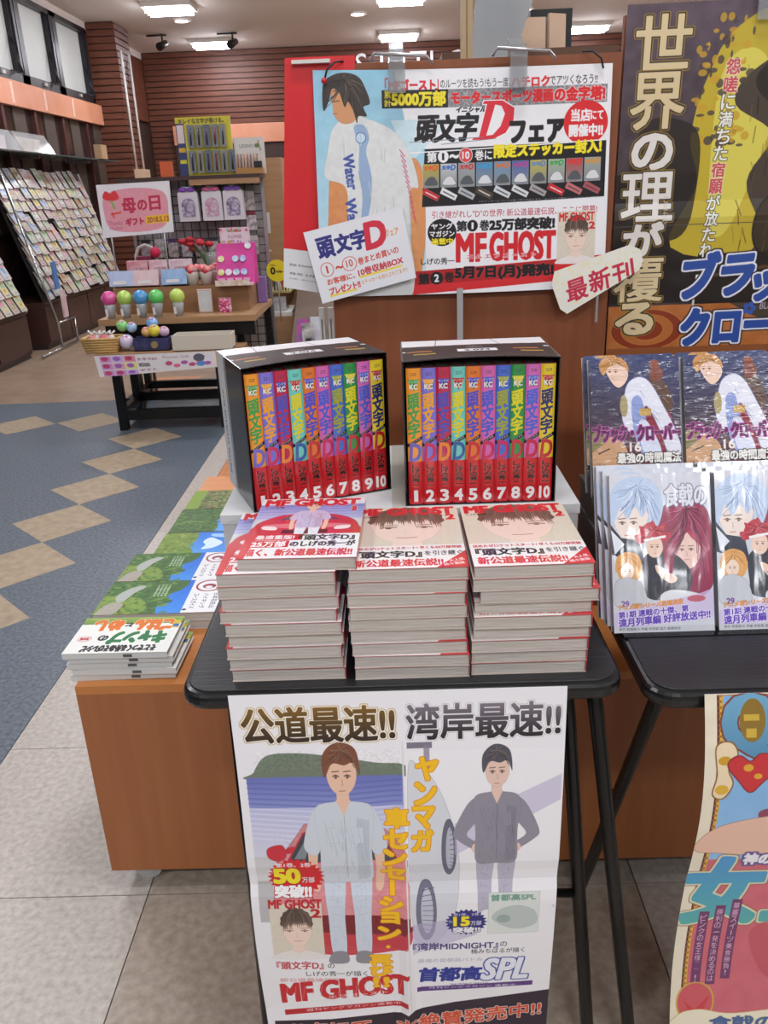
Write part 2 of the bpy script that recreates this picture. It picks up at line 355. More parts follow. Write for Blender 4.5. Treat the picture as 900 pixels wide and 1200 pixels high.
def portrait(A, x, y, w, h, hair='5c4a42', skin='ecd2c4', bg='d9cfc0', shirt='e6e0de', big=1.0, neck=True):
    """a plain generic head-and-shoulders stand-in filling the box"""
    A.rect(x, y, w, h, bg); A.noise(.02, 9, (x, y, w, h))
    cx = x+w*.5; g = big; Y = lambda t: y+h*(.5+(t-.5)*(g if g > 1 else 1)); X = lambda t: cx+w*(t-.5)*g
    if neck:
        A.blob([(x, y+h), (X(.1), Y(.9)), (X(.38), Y(.84)), (X(.62), Y(.84)), (X(.9), Y(.9)), (x+w, y+h)], shirt, line='b3a49c', lw=.3)
    A.poly([(X(.4), Y(.6)), (X(.6), Y(.6)), (X(.62), min(y+h, Y(.86))), (X(.5), min(y+h, Y(.9))), (X(.38), min(y+h, Y(.86)))], skin)
    A.blob([(X(.23), Y(.34)), (X(.25), Y(.58)), (X(.36), Y(.72)), (X(.5), Y(.78)), (X(.64), Y(.72)), (X(.75), Y(.58)), (X(.77), Y(.34)), (X(.5), Y(.14))], skin, line='b39a90', lw=.35)
    for q in (-1, 1):
        A.line([(X(.5+q*.08), Y(.475)), (X(.5+q*.15), Y(.462)), (X(.5+q*.21), Y(.48))], '6a5248', max(.4, w*.018)); A.ell(X(.5+q*.145), Y(.487), w*.026*g, h*.011*g, '5a463e')
        A.line([(X(.5+q*.07), Y(.435)), (X(.5+q*.22), Y(.425))], '7a6456', max(.35, w*.014))
    A.line([(X(.5), Y(.5)), (X(.485), Y(.585)), (X(.51), Y(.59))], 'c8a494', .4); A.line([(X(.42), Y(.665)), (X(.5), Y(.67)), (X(.58), Y(.662))], 'b47a70', max(.5, w*.014))
    r = np.random.RandomState(int(w+h)); p = []
    for i in range(19):
        t = math.pi*(1.10-i/18*1.2); q = 1+(.07 if i % 2 else 0); p.append((X(.5+.30*q*math.cos(t)), max(y, Y(.33-.25*q*math.sin(t)))))
    for i in range(9): p.append((X(.74-.48*i/8), Y(.27+.05*r.rand())))
    A.poly(p, hair)
    for i in range(30):                                             # thin strands of the fringe
        bx = .25+.5*i/29; L_ = .10+.10*r.rand()+(.06 if abs(bx-.5) > .17 else 0); k = (bx-.45)*.10
        A.poly([(X(bx-.022), Y(.25)), (X(bx+.022), Y(.25)), (X(bx+k+.004), Y(.26+L_))], hair, .9)
    for i in range(46): a_, b_ = r.rand(), r.rand(); A.line([(X(.5+(a_-.5)*.25), Y(.1+.04*b_)), (X(.5+(a_-.5)*.5), Y(.2)), (X(.5+(a_-.5)*.6), Y(.28+.08*b_))], 'a08a7c' if i % 3 == 0 else '352823', .5, .5)
def car(A, x, y, w, h, col, dark='2a2226'):
    A.blob([(x, y+h*.95), (x, y+h*.55), (x+w*.12, y+h*.4), (x+w*.25, y+h*.08), (x+w*.75, y+h*.08), (x+w*.88, y+h*.4), (x+w, y+h*.55), (x+w, y+h*.95)], col, line=dark, lw=.3)
    A.poly([(x+w*.19, y+h*.42), (x+w*.29, y+h*.13), (x+w*.71, y+h*.13), (x+w*.81, y+h*.42)], '4a4750', alpha=.8)
    for q in (0, 1):
        X = x+w*(.06+.66*q); A.blob([(X, y+h*.58), (X+w*.2, y+h*.6), (X+w*.2, y+h*.7), (X+w*.02, y+h*.72)], 'e4d6d6', line=dark, lw=.3)
    A.rect(x+w*.3, y+h*.72, w*.4, h*.14, dark, alpha=.6)
def title_D(A, x, y, w, h, col, **kw):
    """slanted serif capital D"""
    P = [(0, 1), (.06, .93), (.17, .93), (.36, .08), (.26, .08), (.29, 0), (.72, 0), (1, .2), (.98, .52), (.8, .84), (.48, 1)]
    I = [(.34, .9), (.5, .88), (.68, .66), (.78, .34), (.7, .14), (.55, .1)]
    sh = kw.pop('shear', 0)
    f = lambda L: [(x+a*w+sh*(1-b)*h, y+b*h) for a, b in L]
    A.poly(f(P), col, **kw); A.poly(f(I), kw.get('inner', WHT) if 'inner' in kw else WHT)
def block_text(A, t, x, y, w, h, col, **kw):
    A.text(t, x, y, w, h, col, bold=kw.pop('bold', h*.05), **kw)

def art_board():
    A = Art(349, 262, 'ebe9ee', 3)
    # sky and the big plain figure seen from behind (stand-in artwork)
    A.rect(0, 0, 130, 262, '8fc3dc', col2='c4dde9'); A.noise(.03, 25, (0, 0, 130, 262))
    A.poly([(95, 0), (349, 0), (349, 80), (112, 80)], 'ebe9ee')
    A.poly([(90, 55), (160, 55), (112, 105)], 'c9e0ea')
    A.blob([(17, 110), (30, 100), (36, 130), (40, 175), (34, 220), (8, 235), (12, 170)], 'd98f5c', line='8a5a3c', lw=.3)
    A.blob([(112, 105), (126, 110), (130, 160), (128, 210), (118, 262), (104, 262), (112, 200)], 'd9935f', line='8a5a3c', lw=.3)
    A.blob([(44, 48), (60, 52), (92, 66), (112, 92), (122, 130), (112, 135), (110, 180), (112, 262), (38, 262), (36, 170), (34, 130), (10, 118), (14, 90), (22, 62)], 'd9dadb', line='8f8f95', lw=.3)
    A.noise(.04, 14, (10, 50, 112, 200))
    for k in range(14): A.line([(100+k*1.2, 88+k*6), (106+k, 96+k*6)], 'c24c6e', 1.4, .7)
    A.blob([(46, 62), (58, 60), (64, 74), (60, 90), (66, 120), (62, 160), (52, 175), (54, 140), (50, 110), (52, 84)], '5b86c2', alpha=.55)
    A.ell(54, 74, 5.5, 5.5, 'c3d6ea', line='3d62a5', lw=.9)
    A.text('Water', 44, 92, 40, 12, '46569e', bold=.8, rot=83)
    A.text('Wave', 45, 143, 40, 12, '46569e', bold=.8, rot=83)
    A.blob([(20, 18), (30, 14), (44, 14), (52, 34), (48, 54), (34, 58), (24, 50), (22, 38)], 'cf9468', line='6e4a38', lw=.3)
    hair(A, (38, 10), [(10, 36), (12, 14), (24, 5), (40, 3), (54, 8), (62, 22), (66, 36), (58, 40), (62, 50), (52, 50), (50, 58), (46, 44), (40, 34), (36, 40), (30, 24), (22, 20), (18, 32), (12, 44)], '3a302c', '7a6656', '1c1614', 4, 3, .8)
    A.line([(22, 34), (30, 33)], '4a342a', 1); A.line([(22, 47), (27, 47)], 'a05a4a', .8)
    for k in range(40):
        a_, b_ = 20+A.rng.rand()*84, 60+A.rng.rand()*190; A.line([(a_, b_), (a_+A.rng.rand()*6-3, b_+10+A.rng.rand()*12)], 'a8a8ae' if k % 2 else 'eeeef0', 1.4, .4)
    # top lines
    A.text('「', 84, 9, 4, 11, RED, bold=.3); A.text('MFゴースト', 89, 11, 54, 11, RED, bold=.8); A.text('」', 143, 11, 4, 11, RED, bold=.3)
    A.text('のルーツを読もう!もう一度、', 149, 11, 82, 10, INK, bold=.1)
    A.text('ハチロク', 232, 11, 44, 11, RED, bold=.7); A.text('でアツくなろう!!', 277, 11, 55, 10, INK, bold=.25)
    A.rect(80, 22, 264, 20, '8d8b8f'); A.noise(.22, 4, (80, 22, 264, 20)); A.rect(80, 22, 78, 20, BLK)
    A.text('累', 83, 23, 8, 8, YEL, bold=.4); A.text('計', 83, 32, 8, 8, YEL, bold=.4)
    A.text('5000万部', 92, 24, 63, 15.5, YEL, bold=1.1)
    A.text('モータースポーツ漫画', 162, 25, 118, 13.5, RED, bold=1.0, out='f3d9dc', ow=.4)
    A.text('の金字塔!', 283, 24, 58, 15, RED, bold=1.0, out='f6e8ea', ow=.8)
    # title
    A.text('イニシャル', 167, 42, 35, 6, BLK, bold=.5, shear=.25)
    A.text('頭', 118, 51, 24, 29, BLK, bold=1.3, shear=.18, out='f2f2f4', ow=1.0); A.text('文', 141, 51, 24, 29, BLK, bold=1.4, shear=.18, out='f2f2f4', ow=1.0); A.text('字', 165, 49, 24, 30, BLK, bold=1.4, shear=.18, out='f2f2f4', ow=1.0)
    title_D(A, 186, 36, 50, 43, 'dc2a3c', line='f2f2f4', lw=1.2); A.line([(112, 80), (200, 76)], '7c8290', .8); A.line([(150, 83), (215, 78)], '7c8290', .8)
    A.text('フェア', 232, 60, 62, 23, BLK, bold=1.8)
    A.ell(320, 64, 26, 25, RED)
    A.text('当店', 303, 49, 22, 13, WHT, bold=.8); A.text('にて', 326, 51, 14, 9.5, WHT, bold=.6); A.text('開催中!!', 301, 66, 39, 13, WHT, bold=.9)
    # black band with ten covers
    A.poly([(130, 88), (345, 84), (345, 150), (126, 155)], BLK); A.line([(112, 92), (345, 84)], WHT, 1.5)
    A.text('第', 133, 92, 11, 11, WHT, bold=.7); A.ell(152, 97, 6.5, 7, WHT); A.text('1', 150.6, 93, 2.6, 8, BLK, bold=.15); A.text('~', 160, 95, 10, 4, WHT, bold=.8)
    A.ell(179, 96, 7.5, 8, 'd94a50', line=WHT, lw=.8); A.text('10', 175, 92, 8, 8, WHT, bold=.5); A.text('巻に', 190, 91, 20, 11, WHT, bold=.5)
    A.text('限定ステッカー封入!', 213, 85.5, 126, 14.5, YEL, bold=1.1, lean=.018)
    cols = ['b8a23a', 'c8c8c8', '9aa0a4', '5a7fae', '6d90b8', '4b63a8', 'c0b24a', 'a8b8a0', 'b84a4a', '9ba3a0']; tc = ['e05030', '2a60c0', 'd03030', '30a0d0', 'e07020', 'c04090', '5080d0', '30a050', 'e03030', 'e09020']
    for i in range(10):
        X = 127.5+i*21.4; Y = 105.5-i*.2
        A.rect(X, Y, 19, 27, cols[i], line='e8e8ea', lw=.4, col2='8a8d92'); A.text('D', X+12, Y+1.2, 5, 6, tc[i], bold=.5, shear=.2); A.text('文字', X+1.5, Y+2, 10, 4.5, tc[i], bold=.5)
        A.blob([(X+3, Y+24), (X+4, Y+19), (X+8, Y+15), (X+13, Y+15), (X+16, Y+19), (X+17, Y+24)], 'd8d8dc' if i % 2 else '55595f', line='303036', lw=.3)
        c = ['c02830', 'e4e4e4', 'b0b4b8', '4a4030', 'cfd2da', 'd8dade', 'a9a0a0', 'c8202c', 'c86a70', 'b05058'][i]
        A.poly([(X+2, Y+27), (X+20, Y+37), (X+17, Y+43), (X-1, Y+34)], c, line='e0e0e2', lw=.3); A.line([(X+3, Y+32), (X+16, Y+39)], WHT if i in (0, 3, 7) else '444450', 1.6, .8)
    A.text('※ステッカーについては数に限りがあります。なくなり次第終了とさせていただきます。', 195, 149, 148, 2.6, 'b8b6ba')
    # lower block
    A.text('引き継がれし"D"の世界! 新公道最速伝説、ここに開幕!', 138, 160, 199, 9, 'b02a3a', bold=.15)
    A.ell(150, 186, 17.5, 16.5, BLK); A.text('ヤング', 137, 175, 26, 7, WHT, bold=.5); A.text('マガジン', 135, 184, 30, 7, WHT, bold=.5); A.text('連載中', 137, 193, 26, 7.5, YEL, bold=.5)
    A.text('第', 168, 173, 12, 12, BLK, bold=.7); A.ell(187, 179, 6.5, 7, BLK); A.text('1', 185.8, 175, 2.6, 8, WHT, bold=.15); A.text('巻', 196, 173, 11, 12, BLK, bold=.6); A.text('25万部突破!', 208, 172, 78, 13.5, BLK, bold=1.0)
    A.text('MF', 168, 189, 35, 33, 'cf202a', bold=1.6); A.text('GHOST', 209, 189, 78, 33, 'cf202a', bold=1.7); A.text('エ ム エ フ ゴ ー ス ト', 180, 214, 84, 5, 'cf202a', bold=.3, out=WHT, ow=.8)
    A.text('しげの秀一', 124, 217, 41, 8, BLK, bold=.3)
    A.poly([(117, 233), (344, 221), (344, 248), (114, 262)], 'd12a30'); A.poly([(117, 233), (288, 225), (288, 243), (117, 250)], '8e141c', alpha=.55)
    A.text('第', 121, 236, 13, 13, BLK, bold=.8); A.ell(143, 242, 8, 8, BLK); A.text('2', 140.5, 237.5, 5, 9, WHT, bold=.7); A.text('巻', 153, 235, 11, 12, BLK, bold=.6); A.text('5月7日(月)発売!', 166, 229, 120, 16.5, BLK, bold=1.2, out='e8565a', ow=.5)
    portrait(A, 290, 166, 46, 64); A.text('MF GHOST', 292, 168, 42, 10, 'cf202a', bold=.5); A.text('2', 328, 180, 7, 8, 'cf202a', bold=.6)
    return A
def art_front():
    A = Art(394, 556, 'e9e7ec', 2.6)
    A.yw = ([0, 70, 200, 1000], [0, 70, 228, 1030])
    A.text('公道最速!!', 12, 18, 180, 46, '8a6424', bold=1.4, col2='241a16', out='f4efe6', ow=1.6, out2='b08a50', ow2=.9)
    A.text('湾岸最速!!', 207, 18, 180, 46, '8a7f8c', bold=1.3, col2='17141a', out='f2f2f4', ow=1.4, out2='9a949c', ow2=.6)
    # left sea scene
    A.blob([(20, 98), (36, 80), (70, 77), (120, 82), (170, 90), (200, 92), (200, 106), (20, 106)], '6f7b6c', line='9fa29c', lw=.5); A.noise(.08, 5, (20, 76, 180, 28))
    A.rect(10, 104, 190, 38, '6a72b8', col2='8b93cc'); A.rect(10, 140, 190, 60, 'b8bbe0', col2='d5d2e4')
    for k in range(12): A.line([(10, 110+k*6), (110, 114+k*6.5), (198, 109+k*6)], ('5660a8' if k < 5 else 'e6e4f2'), 2.2, .45)
    A.rect(10, 200, 190, 45, 'c9c7cc', col2='dcd9dc'); A.rect(10, 244, 20, 66, 'b9b6ba')
    # red car plain
    A.poly([(38, 208), (64, 176), (76, 160), (160, 156), (186, 176), (200, 196), (200, 360), (60, 350), (36, 290)], 'c9848a', line='6a3036', lw=.5)
    A.poly([(66, 200), (84, 166), (158, 162), (182, 200)], '55606a', alpha=.85, line='c03844', lw=1.4)
    A.blob([(46, 196), (60, 188), (66, 200), (56, 212)], 'c8303c', line='6a3036', lw=.4)
    A.blob([(36, 300), (90, 292), (190, 300), (200, 356), (120, 372), (60, 358)], 'c23440', alpha=.9); A.blob([(150, 210), (198, 214), (198, 300), (150, 296)], 'e8b4b6', alpha=.6)
    A.rect(120, 312, 78, 22, '55202a', alpha=.6)
    A.blob([(40, 206), (66, 196), (190, 200), (200, 240), (200, 318), (44, 300), (34, 250)], 'd98c92', line='6a3036', lw=.5); A.blob([(60, 300), (200, 304), (200, 330), (60, 326)], '7a2028'); A.noise(.05, 7, (36, 196, 164, 170))
    A.poly([(52, 210), (74, 172), (96, 164), (104, 210)], '3f444c', line='c83040', lw=1.8); A.poly([(60, 205), (78, 176), (86, 172), (74, 205)], '9aa4ac', .7); A.poly([(150, 164), (172, 176), (192, 212), (150, 206)], '4a4f58', line='c83040', lw=1.4); A.blob([(28, 190), (46, 186), (50, 200), (40, 208), (28, 202)], 'c83040', line='6a3036', lw=.5); A.line([(44, 212), (70, 240), (90, 300)], '9a4048', 1.2)
    figure(A, 126, 90, 300, '7b4c38', 'e6bda6', 'ccd2dc', 'ccd4e2', line='6a7084')
    A.burst(60, 236, 37, 33, 'd21f2a', n=26, k=.84); A.text('第1巻、2巻', 36, 211, 44, 7, WHT, bold=.5); A.text('累計', 24, 225, 8, 6, WHT, bold=.3)
    A.text('50', 32, 222, 32, 26, YEL, bold=2.2, out='a01018', ow=1); A.text('万部', 67, 238, 16, 10, WHT, bold=.5, out='a01018', ow=.6); A.text('突破!!', 32, 252, 46, 16, WHT, bold=1.4, out='a01018', ow=1)
    portrait(A, 22, 278, 68, 100); A.text('MF GHOST', 22, 272, 68, 14, 'b8202a', bold=.9); A.text('2', 76, 288, 12, 14, 'b8202a', bold=1)
    A.text('『頭文字D』', 24, 384, 62, 15, 'b4242e', bold=.5); A.text('の', 92, 388, 9, 9, INK, bold=.2); A.text('しげの秀一が描く', 62, 403, 82, 10, INK, bold=.2)
    A.text('新公道最速伝説', 26, 417, 82, 7, 'd8a0a4', bold=.5)
    A.text('MF GHOST', 26, 430, 172, 36, 'c4202a', bold=2.2, lean=.12, out='7a1420', ow=.3)
    for k in range(14): A.line([(34+k*12, 436-k*1.5), (30+k*12, 462-k*1.6)], 'e9b8bc', .9, .5)
    A.text('エムエフゴースト', 60, 456, 110, 6, WHT, bold=.4, lean=.12); A.poly([(26, 482), (197, 462), (197, 472), (26, 492)], 'b8202a'); A.text('週刊ヤングマガジン連載中', 56, 480, 130, 5.5, WHT, bold=.1, lean=.118)
    # right panel: wheel, car side, figure
    A.rect(200, 66, 2, 430, 'dcdade'); A.rect(204, 78, 190, 242, 'eceaef')
    A.rect(206, 68, 30, 7, '7c7486'); A.rect(226, 72, 7, 30, '8a8296', alpha=.8)
    A.blob([(206, 110), (220, 96), (240, 116), (258, 160), (268, 220), (262, 300), (236, 350), (208, 330)], 'd4d6de', line='8a8c9a', lw=.5)
    A.ell(255, 198, 9, 40, '68687a', line='3a3a48', lw=.6); A.ell(256, 198, 5, 30, 'b4b6c4'); A.ell(225, 296, 13, 50, '74748a', line='3a3a48', lw=.6); A.ell(226, 296, 8, 38, 'c0c2d0')
    for k in range(9): A.line([(256, 172+k*6), (262, 168+k*7)], '45455a', .7); A.line([(220, 262+k*8), (236, 258+k*9)], '45455a', .8)
    A.poly([(262, 164), (392, 108), (392, 138), (262, 204)], 'b9aed0', alpha=.6); A.poly([(206, 318), (392, 290), (392, 300), (206, 372)], 'b5accc', alpha=.6)
    figure(A, 314, 92, 240, '50505c', 'e2c2b4', '8e8a98', 'b8b4c8', line='454352', arms='hips')
    A.blob([(296, 300), (330, 296), (388, 290), (388, 352), (300, 358)], 'e9e7ec')
    A.rect(306, 268, 66, 70, 'd8dcda', line='a5a9a8', lw=.6); A.text('首都高SPL', 309, 271, 58, 10, '6e9a88', bold=.6); A.blob([(312, 312), (322, 296), (345, 290), (366, 300), (368, 322), (340, 330)], 'b9c2c0', line='8a9694', lw=.5); A.ell(326, 312, 9, 7, '9aa8a6')
    A.burst(277, 316, 28, 23, '2f2f78', n=24, k=.84); A.text('第1巻、2巻', 260, 300, 34, 5, WHT, bold=.3); A.text('累計', 254, 312, 6, 5, WHT, bold=.2); A.text('15', 261, 307, 20, 15, YEL, bold=1.5, out='15154a', ow=.7); A.text('万部', 283, 314, 14, 8, WHT, bold=.4); A.text('突破!!', 260, 325, 35, 10, WHT, bold=.9, out='15154a', ow=.6)
    A.text('『湾岸MIDNIGHT』', 206, 352, 114, 14, '3a2f6e', bold=.5); A.text('の', 323, 354, 9, 9, INK, bold=.2); A.text('楠みちはるが描く', 284, 366, 72, 9, INK, bold=.2)
    A.text('最速の首都高バトル', 212, 382, 88, 7, 'b9b6c8', bold=.4)
    A.text('首都高', 212, 400, 84, 26, '26348e', bold=1.5, shear=.12); A.text('SPL', 298, 386, 62, 40, 'e4e6f0', bold=2.0, shear=.2, out='2a3a96', ow=1.8)
    A.text('SHUTOKO SPECIAL', 256, 432, 54, 4.5, '2a3a76', bold=.1); A.poly([(210, 437), (370, 432), (370, 441), (210, 446)], '5a3a7e'); A.text('月刊ヤングマガジン 連載中', 226, 437, 120, 4.5, WHT)
    # yellow slogan
    A.vtext('車センセーション、', 176, 142, 30, 228, 'f2bd1e', bold=1.8, out='d87a18', ow=1.0, dx=-2.2); A.vtext('再び', 148, 372, 30, 42, 'f2bd1e', bold=1.6, out='d87a18', ow=1.0)
    A.text('!!', 152, 417, 20, 18, 'f2bd1e', bold=1.4, out='d87a18', ow=1.0); A.vtext('ヤンマガ', 216, 84, 27, 114, 'f2bd1e', bold=1.7, out='d87a18', ow=1.0, dx=-2.5)
    # bottom
    A.poly([(10, 504), (90, 500), (200, 484), (262, 470), (394, 452), (394, 556), (10, 556)], '2a1c2e')
    A.text('当店にて、大絶賛発売中!!', 24, 512, 360, 26, 'c84a30', bold=.9, out='f0e2d8', ow=1.2, lean=.10)
    return A
def art_queen():
    A = Art(288, 480, 'e3d9c4', 2.6); A.yw = ([0, 16, 92, 186, 232, 320, 418, 452, 1000], [0, 2, 60, 133, 186, 275, 375, 413, 960]); A.xs = (0, .77)
    A.rect(14, 8, 340, 452, '5b1f22'); A.rect(17, 11, 334, 446, 'd9a83a'); A.rect(21, 15, 326, 438, '7aaede', col2='9cc3e6')
    for k in range(60):
        A.rect(15.5, 14+k*7.4, 4.4, 3.2, '9a6a24')
    A.rect(21, 232, 326, 222, 'c9606e'); A.noise(.03, 30)
    A.text('Q', 24, 18, 56, 76, '6fa6c8', bold=4, col2='4c86ac', out='7c2c1e', ow=1.6); A.ell(55, 48, 15, 28, '8a6c22'); A.rect(45, 40, 18, 8, 'caa83c'); A.rect(48, 58, 12, 12, 'caa83c')
    A.blob([(14, 82), (30, 76), (38, 92), (28, 112), (34, 132), (24, 152), (12, 146), (16, 120)], 'e6d2b0', line='8a5a1e', lw=1.4); A.ell(24, 100, 8, 6, 'c8961e'); A.ell(22, 140, 8, 7, 'd8aa30')
    A.blob([(28, 106), (40, 94), (54, 102), (66, 92), (82, 96), (84, 112), (68, 132), (56, 144), (42, 128)], 'c4242c', line='7a1a20', lw=1.2)
    A.ell(52, 110, 6, 5, 'd8a026'); A.ell(64, 122, 5, 4, 'd8a026')
    A.blob([(70, 180), (110, 165), (288, 156), (288, 215), (120, 214)], '8a3a54'); A.blob([(0, 214), (20, 196), (60, 186), (120, 180), (288, 188), (288, 226), (100, 228), (30, 224), (6, 222)], 'e2b7a2', line='9a6a5c', lw=.7)
    A.text('神の', 66, 226, 34, 14, 'ece8ef', bold=1.2, out='5a4a88', ow=2.4)
    A.text('女', 4, 232, 92, 88, '3f8fd0', bold=4.5, col2='4fa7a0', out='d8cfae', ow=2.4, out2='5a3a22', ow2=.8)
    A.text('王', 110, 238, 90, 80, '3f8fd0', bold=4.5, col2='4fa7a0', out='d8cfae', ow=2.4, out2='5a3a22', ow2=.8)
    for i, t in enumerate(['ピンクの女王様……!?', '勝利の一発を決めるのは', '華麗スイーツ美食勝負!']):
        A.rect(26+i*20, 306-i*8, 13, 112, '6a2a5e'); A.vtext(t, 28+i*20, 310-i*8, 9, 104, 'e6c6da', bold=.1)
    A.blob([(96, 340), (120, 320), (150, 330), (170, 318), (196, 340), (150, 400), (120, 392)], 'b8404e', alpha=.6)
    A.ell(34, 434, 24, 26, 'c9505c', line='caa040', lw=2); A.poly([(18, 432), (34, 444), (54, 424), (44, 450), (30, 452)], 'c4333c')
    A.blob([(10, 452), (40, 444), (90, 450), (200, 440), (206, 452), (206, 474), (14, 474)], 'e8dfc8', line='c8a860', lw=1)
    A.text('食戟の', 56, 454, 90, 18, '3a5a90', bold=1.0, out='dcd0a0', ow=1)
    return A
def art_clover():
    A = Art(318, 304, '3c3236', 3); A.h = 304
    A.rect(0, 0, 318, 140, '5b4b58', col2='453a40'); A.rect(0, 140, 318, 120, '1f1a1b'); A.rect(0, 262, 318, 44, 'b06a38'); A.noise(.06, 20)
    # fire-yellow shape with a plain dark stand-in silhouette
    A.blob([(66, 110), (76, 60), (100, 20), (160, 0), (318, 0), (318, 210), (70, 214), (76, 150)], 'c2ab34'); A.blob([(88, 60), (120, 40), (140, 90), (110, 190), (90, 180)], 'd9cc5a')
    r = np.random.RandomState(4)
    for k in range(90): 
        t = r.rand(); A.ell(66+r.rand()*50, 10+r.rand()*110, 1+r.rand()*3.5, 1+r.rand()*3, 'c99c30' if r.rand() < .6 else '4a3d40', alpha=.8)
    A.blob([(20, 100), (60, 96), (76, 120), (70, 190), (40, 200), (10, 180)], '26201f', alpha=.8)
    A.blob([(112, 60), (150, 40), (176, 60), (318, 20), (318, 306), (120, 262), (140, 200), (122, 150), (140, 110), (104, 84)], '4a4038'); A.blob([(146, 60), (176, 76), (200, 96), (318, 100), (318, 20), (186, 4), (166, 40)], '2c2624')
    A.poly([(150, 130), (166, 110), (176, 150), (318, 190), (318, 262), (170, 262), (156, 210)], '332a22'); A.ell(150, 190, 16, 26, '3a2e20', line='2a2018', lw=2); A.ell(176, 96, 13, 22, 'c8a488'); A.blob([(120, 60), (150, 30), (160, -5), (250, -5), (250, 120), (190, 110), (166, 74), (150, 84), (130, 80)], '2c2624'); A.poly([(140, 100), (166, 60), (170, 120), (180, 70), (190, 130), (150, 140)], '26201e')
    for k in range(70): a_, b_ = 110+A.rng.rand()*90, 30+A.rng.rand()*220; A.line([(a_, b_), (a_+10*A.rng.rand()-3, b_+14)], ['6a5a40', '1a1614', '8a6a3a'][k % 3], 1.1, .4)
    A.rect(84, 214, 234, 48, '201a18'); A.line([(100, 235), (150, 228), (200, 240)], '5a3a20', 3)
    for k in range(3): A.ell(40, 286, 36-k*10, 20-k*5, 'b06a38' if k % 2 else '8a3a24', line='c8884a', lw=.6)
    A.rect(0, 186, 318, .8, '554a48')
    for i, (c, y, h) in enumerate(zip('世界の理が覆る', [9, 55, 106, 139, 184, 217, 260], [46, 50, 32, 46, 32, 44, 32])):
        big = c not in 'のがる'
        A.text(c, (10 if big else 16)-i*1.2, y, 48 if big else 36, h*.92, 'd9c49c' if i < 2 or i > 4 else 'e2dcd8', bold=(.9 if c in '覆' else 1.1) if big else 1.7, out='2a2220', ow=1.2, out2='a8883c', ow2=.9)
    for i, c in enumerate('怨嗟に満ちた宿願が放たれる時'):
        A.text(c, 92-i*.6, 46+i*14.4, 12, 12.5, 'c9505a' if i in (0, 1, 6, 7) else 'efeee6', bold=.5, out='efe8dc' if i in (0, 1, 6, 7) else '3a3230', ow=.7)
    A.line([(84, 250), (84, 276)], 'c8c8c4', 2.2)
    A.vtext('ことわり', 46, 160, 5, 26, 'c8c0b0')
    A.text('ブラ', 70, 216, 66, 40, '2f4f9e', bold=2.4, shear=.1, lean=.06, out='ece8ee', ow=1.8, out2='16162a', ow2=1.2); A.text('ック', 140, 226, 60, 34, '2f4f9e', bold=2.2, shear=.1, lean=.06, out='ece8ee', ow=1.8, out2='16162a', ow2=1.2)
    A.text('クローバー', 76, 268, 150, 34, '2f4f9e', bold=2.4, lean=.02, out='ece8ee', ow=1.8, out2='16162a', ow2=1.2); A.text('BLACK CLOVER', 150, 262, 50, 7, 'b8b0c0', bold=.2)
    for k in range(5): A.ell(140+4*math.cos(k*1.256), 268+4*math.sin(k*1.256), 2.6, 2.6, '3a5ab0')
    return A
def art_handsign():
    A = Art(124, 94, 'dddce2', 4)
    A.text('頭', 12, 12, 20, 26, '2c2a78', bold=1.1); A.text('文', 35, 14, 18, 22, '2c2a78', bold=1.2); A.text('字', 55, 14, 18, 24, '2c2a78', bold=1.1)
    A.text('D', 72, 9, 24, 32, 'cc2740', bold=2.0, shear=.1); A.text('フェア', 98, 24, 16, 8, 'd9802a', bold=.3)
    A.ell(17, 53, 7.5, 8.5, 'dddce2', line='c8402c', lw=.9); A.text('1', 15.8, 48, 2.4, 10, 'c8402c', bold=.1); A.text('~', 28, 52, 9, 4, 'c8402c', bold=.4); A.ell(46, 53, 8.5, 8.5, 'dddce2', line='c8402c', lw=.9); A.text('10', 42, 48, 8, 9, 'c8402c', bold=.3)
    A.text('巻まとめ買いの', 57, 49, 52, 9, 'c8402c', bold=.35, lean=.04)
    A.rect(54, 72, 56, 3, 'e8c838', alpha=.8); A.text('お客様に、', 13, 65, 36, 8, 'c8402c', bold=.35); A.text('10巻収納BOX', 54, 63, 58, 9.5, 'c02a3a', bold=.45, lean=.03)
    A.rect(12, 86, 36, 3, 'e8c838', alpha=.8); A.text('プレゼント!!', 13, 77, 40, 9, 'c8302c', bold=.5); A.text('ステッカーも封入されてます!!', 55, 78, 60, 6, 'c8702c', bold=.15, lean=.02)
    return A
def art_tag():
    A = Art(110, 47, 'e6e3da', 4)
    r = np.random.RandomState(2)
    for k in range(120): A.ell(r.rand()*110, r.rand()*47, 1.5, 1.5, 'e9dca4', alpha=.6)
    for i, c in enumerate('最新刊'): A.text(c, 12+i*30, 11+[2, 0, 1][i], 26, 26, 'c22a48', bold=.8, shear=.1)
    return A
def art_red():
    A = Art(66, 272, 'cf2027', 2)
    A.rect(0, 222, 66, 50, 'd9d7da'); A.text('定価 本体420円', 6, 240, 26, 3, '45424a'); A.text('発売 5月7日', 6, 251, 38, 3, '45424a', bold=.1); A.text('お問い合わせは係まで', 6, 258, 44, 2, '6a6870')
    return A
